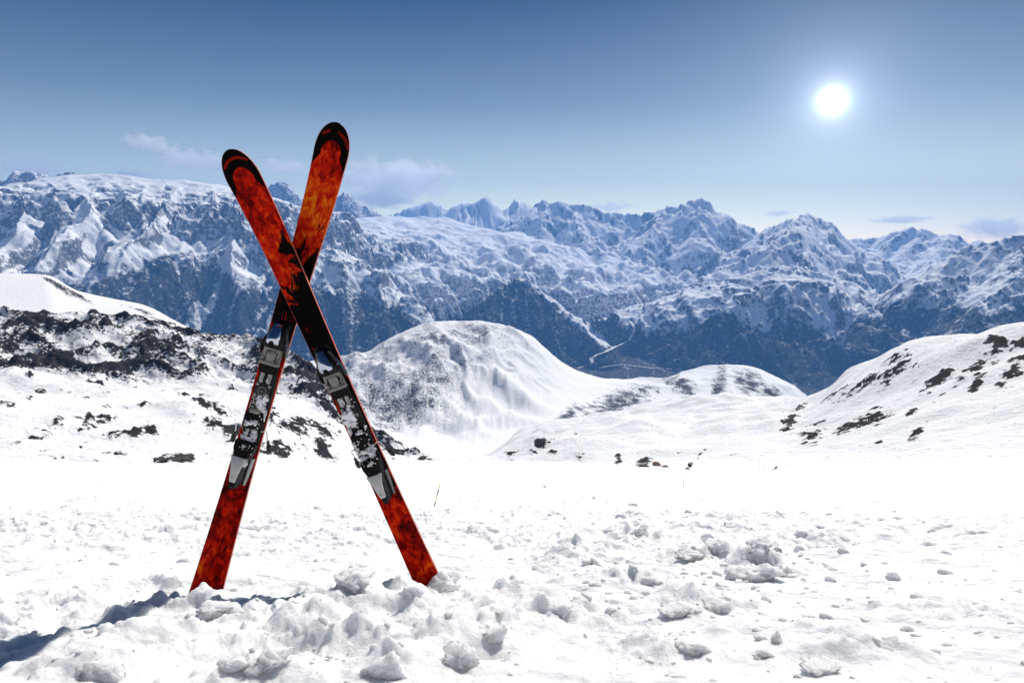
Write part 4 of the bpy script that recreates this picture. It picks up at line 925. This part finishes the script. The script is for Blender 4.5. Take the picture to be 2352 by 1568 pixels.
    bm = bmesh.new(); loft(bm, [(Y(1.327), .006, .006, 0, .6), (Y(1.318), .0095, .010, 0, .5), (Y(1.300), .0105, .009, 0, .4)], bz + .050, 12); lt = from_bm('lever_tip', bm, mat_rub, hh_, True, 50)
    bm = bmesh.new(); cyl(bm, 0, Y(1.316), bz + .055, bz + .061, .0045, 16, .001); from_bm('lever_dimple', bm, mat_gry, lt)
    bm = bmesh.new(); loft(bm, [(Y(1.318), .004, .014, .028, .5), (Y(1.270), .006, .018, .031, .5), (Y(1.215), .006, .020, .034, .5)], bz - .002); from_bm('side_guard', bm, mat_sil if snowy else mat_wht, hh_, True, 50)
    # ski brake: wire arm and plastic foot each side, sprung down behind the ski
    for sgn in (-1, 1):
        pts = [(sgn * .034, Y(1.112), bz + .010), (sgn * .050, Y(1.104), bz + .012), (sgn * .056, Y(1.112), bz + .008), (sgn * .0585, Y(1.135), bz - .006), (sgn * .062, Y(1.150), bz - .016)]
        bm = bmesh.new()
        for a, b in zip(pts[:-1], pts[1:]): tube(bm, a, b, .0022, .0022, 8)
        arm = from_bm('brake_arm', bm, mat_steel, root, True, 50)
        bm = bmesh.new(); a = Vector(pts[-1]); dv = (Vector((sgn * .070, Y(1.195), bz - .045)) - a)
        tube(bm, a - dv * .12, a + dv * .35, .0048, .0060, 10); tube(bm, a + dv * .35, a + dv * .80, .0085, .0095, 10); tube(bm, a + dv * .80, a + dv, .0095, .005, 10)
        from_bm('brake_foot', bm, mat_gry, arm, True, 40)
    # clinging snow
    spots = [(0.006, 1.005, .019, .026, .014), (0.012, 1.030, .014, .018, .012), (-.012, 1.128, .012, .014, .014), (.014, 1.135, .013, .014, .014), (0.0, 1.152, .026, .014, .018), (.004, 1.118, .018, .007, .012), (-.006, 1.085, .014, .012, .036), (.012, 1.078, .010, .010, .034), (0.0, 1.172, .012, .008, .044), (.031, 1.05, .006, .028, .012), (.024, 1.225, .006, .012, .05), (0.006, .925, .004, .010, .014)]
    if snowy: spots = [(-.004, .975, .026, .026, .020), (-.012, 1.005, .022, .026, .016), (.004, .950, .016, .012, .016), (-.026, 1.045, .008, .030, .012), (-.008, 1.123, .026, .010, .018), (.012, 1.140, .018, .018, .022), (-.018, 1.152, .020, .018, .020), (.022, 1.125, .012, .016, .016), (0.0, 1.170, .020, .010, .042), (-.030, 1.175, .010, .020, .026), (-.034, 1.115, .006, .022, .014), (-.010, .918, .006, .018, .012), (.030, 1.035, .004, .010, .014), (.006, 1.044, .016, .006, .034), (-.027, 1.085, .006, .020, .024)]
    for i, (x, d, rx, ry, z) in enumerate(spots):
        bm = chunk_bm(seed * 10 + i, 3, 7, 0.55); bm.transform(Matrix.Translation((x, Y(d), bz + z)) @ Matrix.Rotation(rr.uniform(0, 6), 4, 'Z') @ Matrix.Diagonal((rx * 1.05, ry * 1.0, .0065, 1)) if abs(rx - ry) < .006 else Matrix.Translation((x, Y(d), bz + z)) @ Matrix.Diagonal((rx * 1.1, ry * 1.1, .0065, 1)))
        from_bm('packed_snow', bm, mat_cl, root)
    for i in range(46):
        bm = chunk_bm(seed * 90 + i % 5, 1, 5, 0.3); s_ = rr.uniform(.0012, .0038); d = rr.choice([rr.uniform(.92, 1.2), rr.uniform(1.03, 1.2)]); x = rr.uniform(-.034, .034)
        zz = .014 if d < 1.04 or 1.11 < d < 1.15 else (.034 if d < 1.11 else .05)
        bm.transform(Matrix.Translation((x, Y(d), bz + zz)) @ Matrix.Diagonal((s_, s_, s_, 1)))
        if i == 0: crumbs = bm
        else:
            me_ = bpy.data.meshes.new('t'); bm.to_mesh(me_); crumbs.from_mesh(me_); bpy.data.meshes.remove(me_); bm.free()
    cr_ = from_bm('snow_crumbs', crumbs, mat_cl, root); cr_['kind'] = 'stuff'
    return root
def place_ski(root, tip_px, tail_px, tip_Y, tail_Y, vis_len):
    """stand the ski on the line from a point near its tail (at the snow) to its tip"""
    tip = at_Y(*tip_px, tip_Y); tail = at_Y(*tail_px, tail_Y); yv = (tip - tail).normalized()
    zv = Vector((0, -1, 0.0)); zv = (zv - yv * zv.dot(yv)).normalized(); xv = yv.cross(zv)
    print('ski visible length', (tip - tail).length)
    M = Matrix((xv, yv, zv)).transposed().to_4x4(); M.translation = tip - yv * SL; root.matrix_world = M
front_black = [(0.0, 0.0), (0.09, 0.06), (0.17, 0.20), (0.225, 0.46), (0.27, 0.62), (0.33, 0.98), (0.395, 0.80), (0.45, 0.66), (0.60, 0.52), (0.70, 0.36), (0.76, 0.22), (1.0, 0.14)]
front_heat = [(0.0, 0.40), (0.08, 0.45), (0.16, 0.56), (0.24, 0.62), (0.31, 0.70), (0.40, 0.40), (0.7, 0.42), (0.80, 0.46), (1.0, 0.50)]
back_black = [(0.0, 0.0), (0.10, 0.04), (0.18, 0.14), (0.235, 0.42), (0.27, 0.60), (0.33, 0.90), (0.40, 0.55), (0.47, 0.30), (0.60, 0.06), (0.70, 0.30), (0.74, 0.22), (1.0, 0.08)]
back_heat = [(0.0, 0.42), (0.07, 0.50), (0.13, 0.68), (0.22, 0.72), (0.28, 0.55), (0.38, 0.38), (0.50, 0.40), (0.68, 0.38), (0.80, 0.42), (0.93, 0.52), (1.0, 0.5)]
skiB = build_ski('back ski leaning right, orange flame top, tail at the far left of the crossed pair', flame_mat('flame_print_back', back_black, back_heat, 3.1, 1.5), (.060, .0415, .0600), 3, False, 'AHLL')
place_ski(skiB, (785, 291), (479, 1346), 2.46, 2.36, 1.70)
skiA = build_ski('front ski leaning left, darker red and black top, tail beside a rounded snow lump', flame_mat('flame_print_front', front_black, front_heat, 8.4, 3.5), (.054, .0430, .0560), 5, True, '')
place_ski(skiA, (540, 345), (968, 1298), 2.32, 2.50, 1.61)

# ------------------------------------------------------------------ clouds, beyond the last range
def cloud_mat(i):
    m = bpy.data.materials.new('cloud_vapour'); m.use_nodes = True; nt = m.node_tree; nt.nodes.clear(); L = nt.links
    tco = N(nt, 'ShaderNodeTexCoord'); out = N(nt, 'ShaderNodeOutputMaterial'); v = N(nt, 'ShaderNodeVolumePrincipled')
    v.inputs['Color'].default_value = (1, 1, 1, 1); v.inputs['Anisotropy'].default_value = 0.55
    ln = N(nt, 'ShaderNodeVectorMath', operation='LENGTH'); L.new(tco.outputs['Object'], ln.inputs[0])
    n = N(nt, 'ShaderNodeTexNoise', inp={'Scale': 2.1, 'Detail': 5.0, 'Roughness': 0.6}); mp = N(nt, 'ShaderNodeMapping'); mp.inputs['Location'].default_value = (i * 3.3, i * 1.7, i)
    mp.inputs['Scale'].default_value = (1.6, 1.0, 0.8)
    L.new(tco.outputs['Object'], mp.inputs[0]); L.new(mp.outputs[0], n.inputs['Vector'])
    a = N(nt, 'ShaderNodeMath', operation='MULTIPLY_ADD'); L.new(n.outputs['Fac'], a.inputs[0]); a.inputs[1].default_value = 2.6; a.inputs[2].default_value = -0.55
    s1 = N(nt, 'ShaderNodeMath', operation='SUBTRACT'); L.new(a.outputs[0], s1.inputs[0]); L.new(ln.outputs['Value'], s1.inputs[1])
    mx = N(nt, 'ShaderNodeMapRange', inp={'From Min': 0.0, 'From Max': 0.30, 'To Min': 0.0, 'To Max': CLOUD_D}); L.new(s1.outputs[0], mx.inputs['Value'])
    L.new(mx.outputs[0], v.inputs['Density']); L.new(v.outputs[0], out.inputs['Volume']); return m
CLOUD_D = 0.0010
CLOUDS = [(905, 415, 165, 62, 'big white cumulus standing behind the ridge right of the skis'), (870, 458, 110, 26, 'low flat cloud bank under the big cumulus'),
 (345, 328, 52, 22, 'small wispy cloud highest above the glacier on the left'), (425, 366, 62, 26, 'wispy cloud left of the front ski tip'), (495, 372, 45, 26, 'torn cloud touching the front ski tip'),
 (652, 383, 72, 16, 'thin flat cloud seen between the two ski tips'), (72, 384, 52, 22, 'pale cloud rising behind the jagged peaks at the left edge'), (322, 405, 44, 14, 'flat cloud lying on the glacier skyline'),
 (2066, 505, 64, 11, 'thin streak of cloud above the right-hand valley'), (2285, 523, 78, 30, 'hazy cloud over the ridge at the right edge'), (1400, 476, 70, 14, 'long low cloud behind the central rocky range'), (1790, 490, 26, 8, 'faint wisp left of the twin summit')]
for i, (x, y, w, hh, lab) in enumerate(CLOUDS):
    bm = bmesh.new(); bmesh.ops.create_icosphere(bm, subdivisions=3, radius=1.0)
    o = from_bm('cloud', bm, cloud_mat(i)); c = at_Y(x, y, 36000); k = 36000 / FOC
    o.location = c; o.scale = (w * k, 2200, hh * k); tag(o, lab, 'cloud')
# ------------------------------------------------------------------ haze
def make_haze():
    bm = bmesh.new(); bmesh.ops.create_cube(bm, size=1.0)
    lo = Vector((-33000, -9000, -2400)); hi = Vector((33000, 30000, 2600))
    for v in bm.verts: v.co = Vector((lo[i] if v.co[i] < 0 else hi[i] for i in range(3)))
    me = bpy.data.meshes.new('haze'); bm.to_mesh(me); bm.free()
    o = bpy.data.objects.new('haze', me); COL.objects.link(o); o['kind'] = 'stuff'
    m = bpy.data.materials.new('thin_air'); m.use_nodes = True; nt = m.node_tree; nt.nodes.clear()
    v = nt.nodes.new('ShaderNodeVolumePrincipled'); out = nt.nodes.new('ShaderNodeOutputMaterial')
    v.inputs['Color'].default_value = (0.17, 0.45, 1.0, 1); v.inputs['Density'].default_value = 3.5e-5; v.inputs['Anisotropy'].default_value = 0.0
    nt.links.new(v.outputs[0], out.inputs['Volume']); me.materials.append(m)
make_haze()
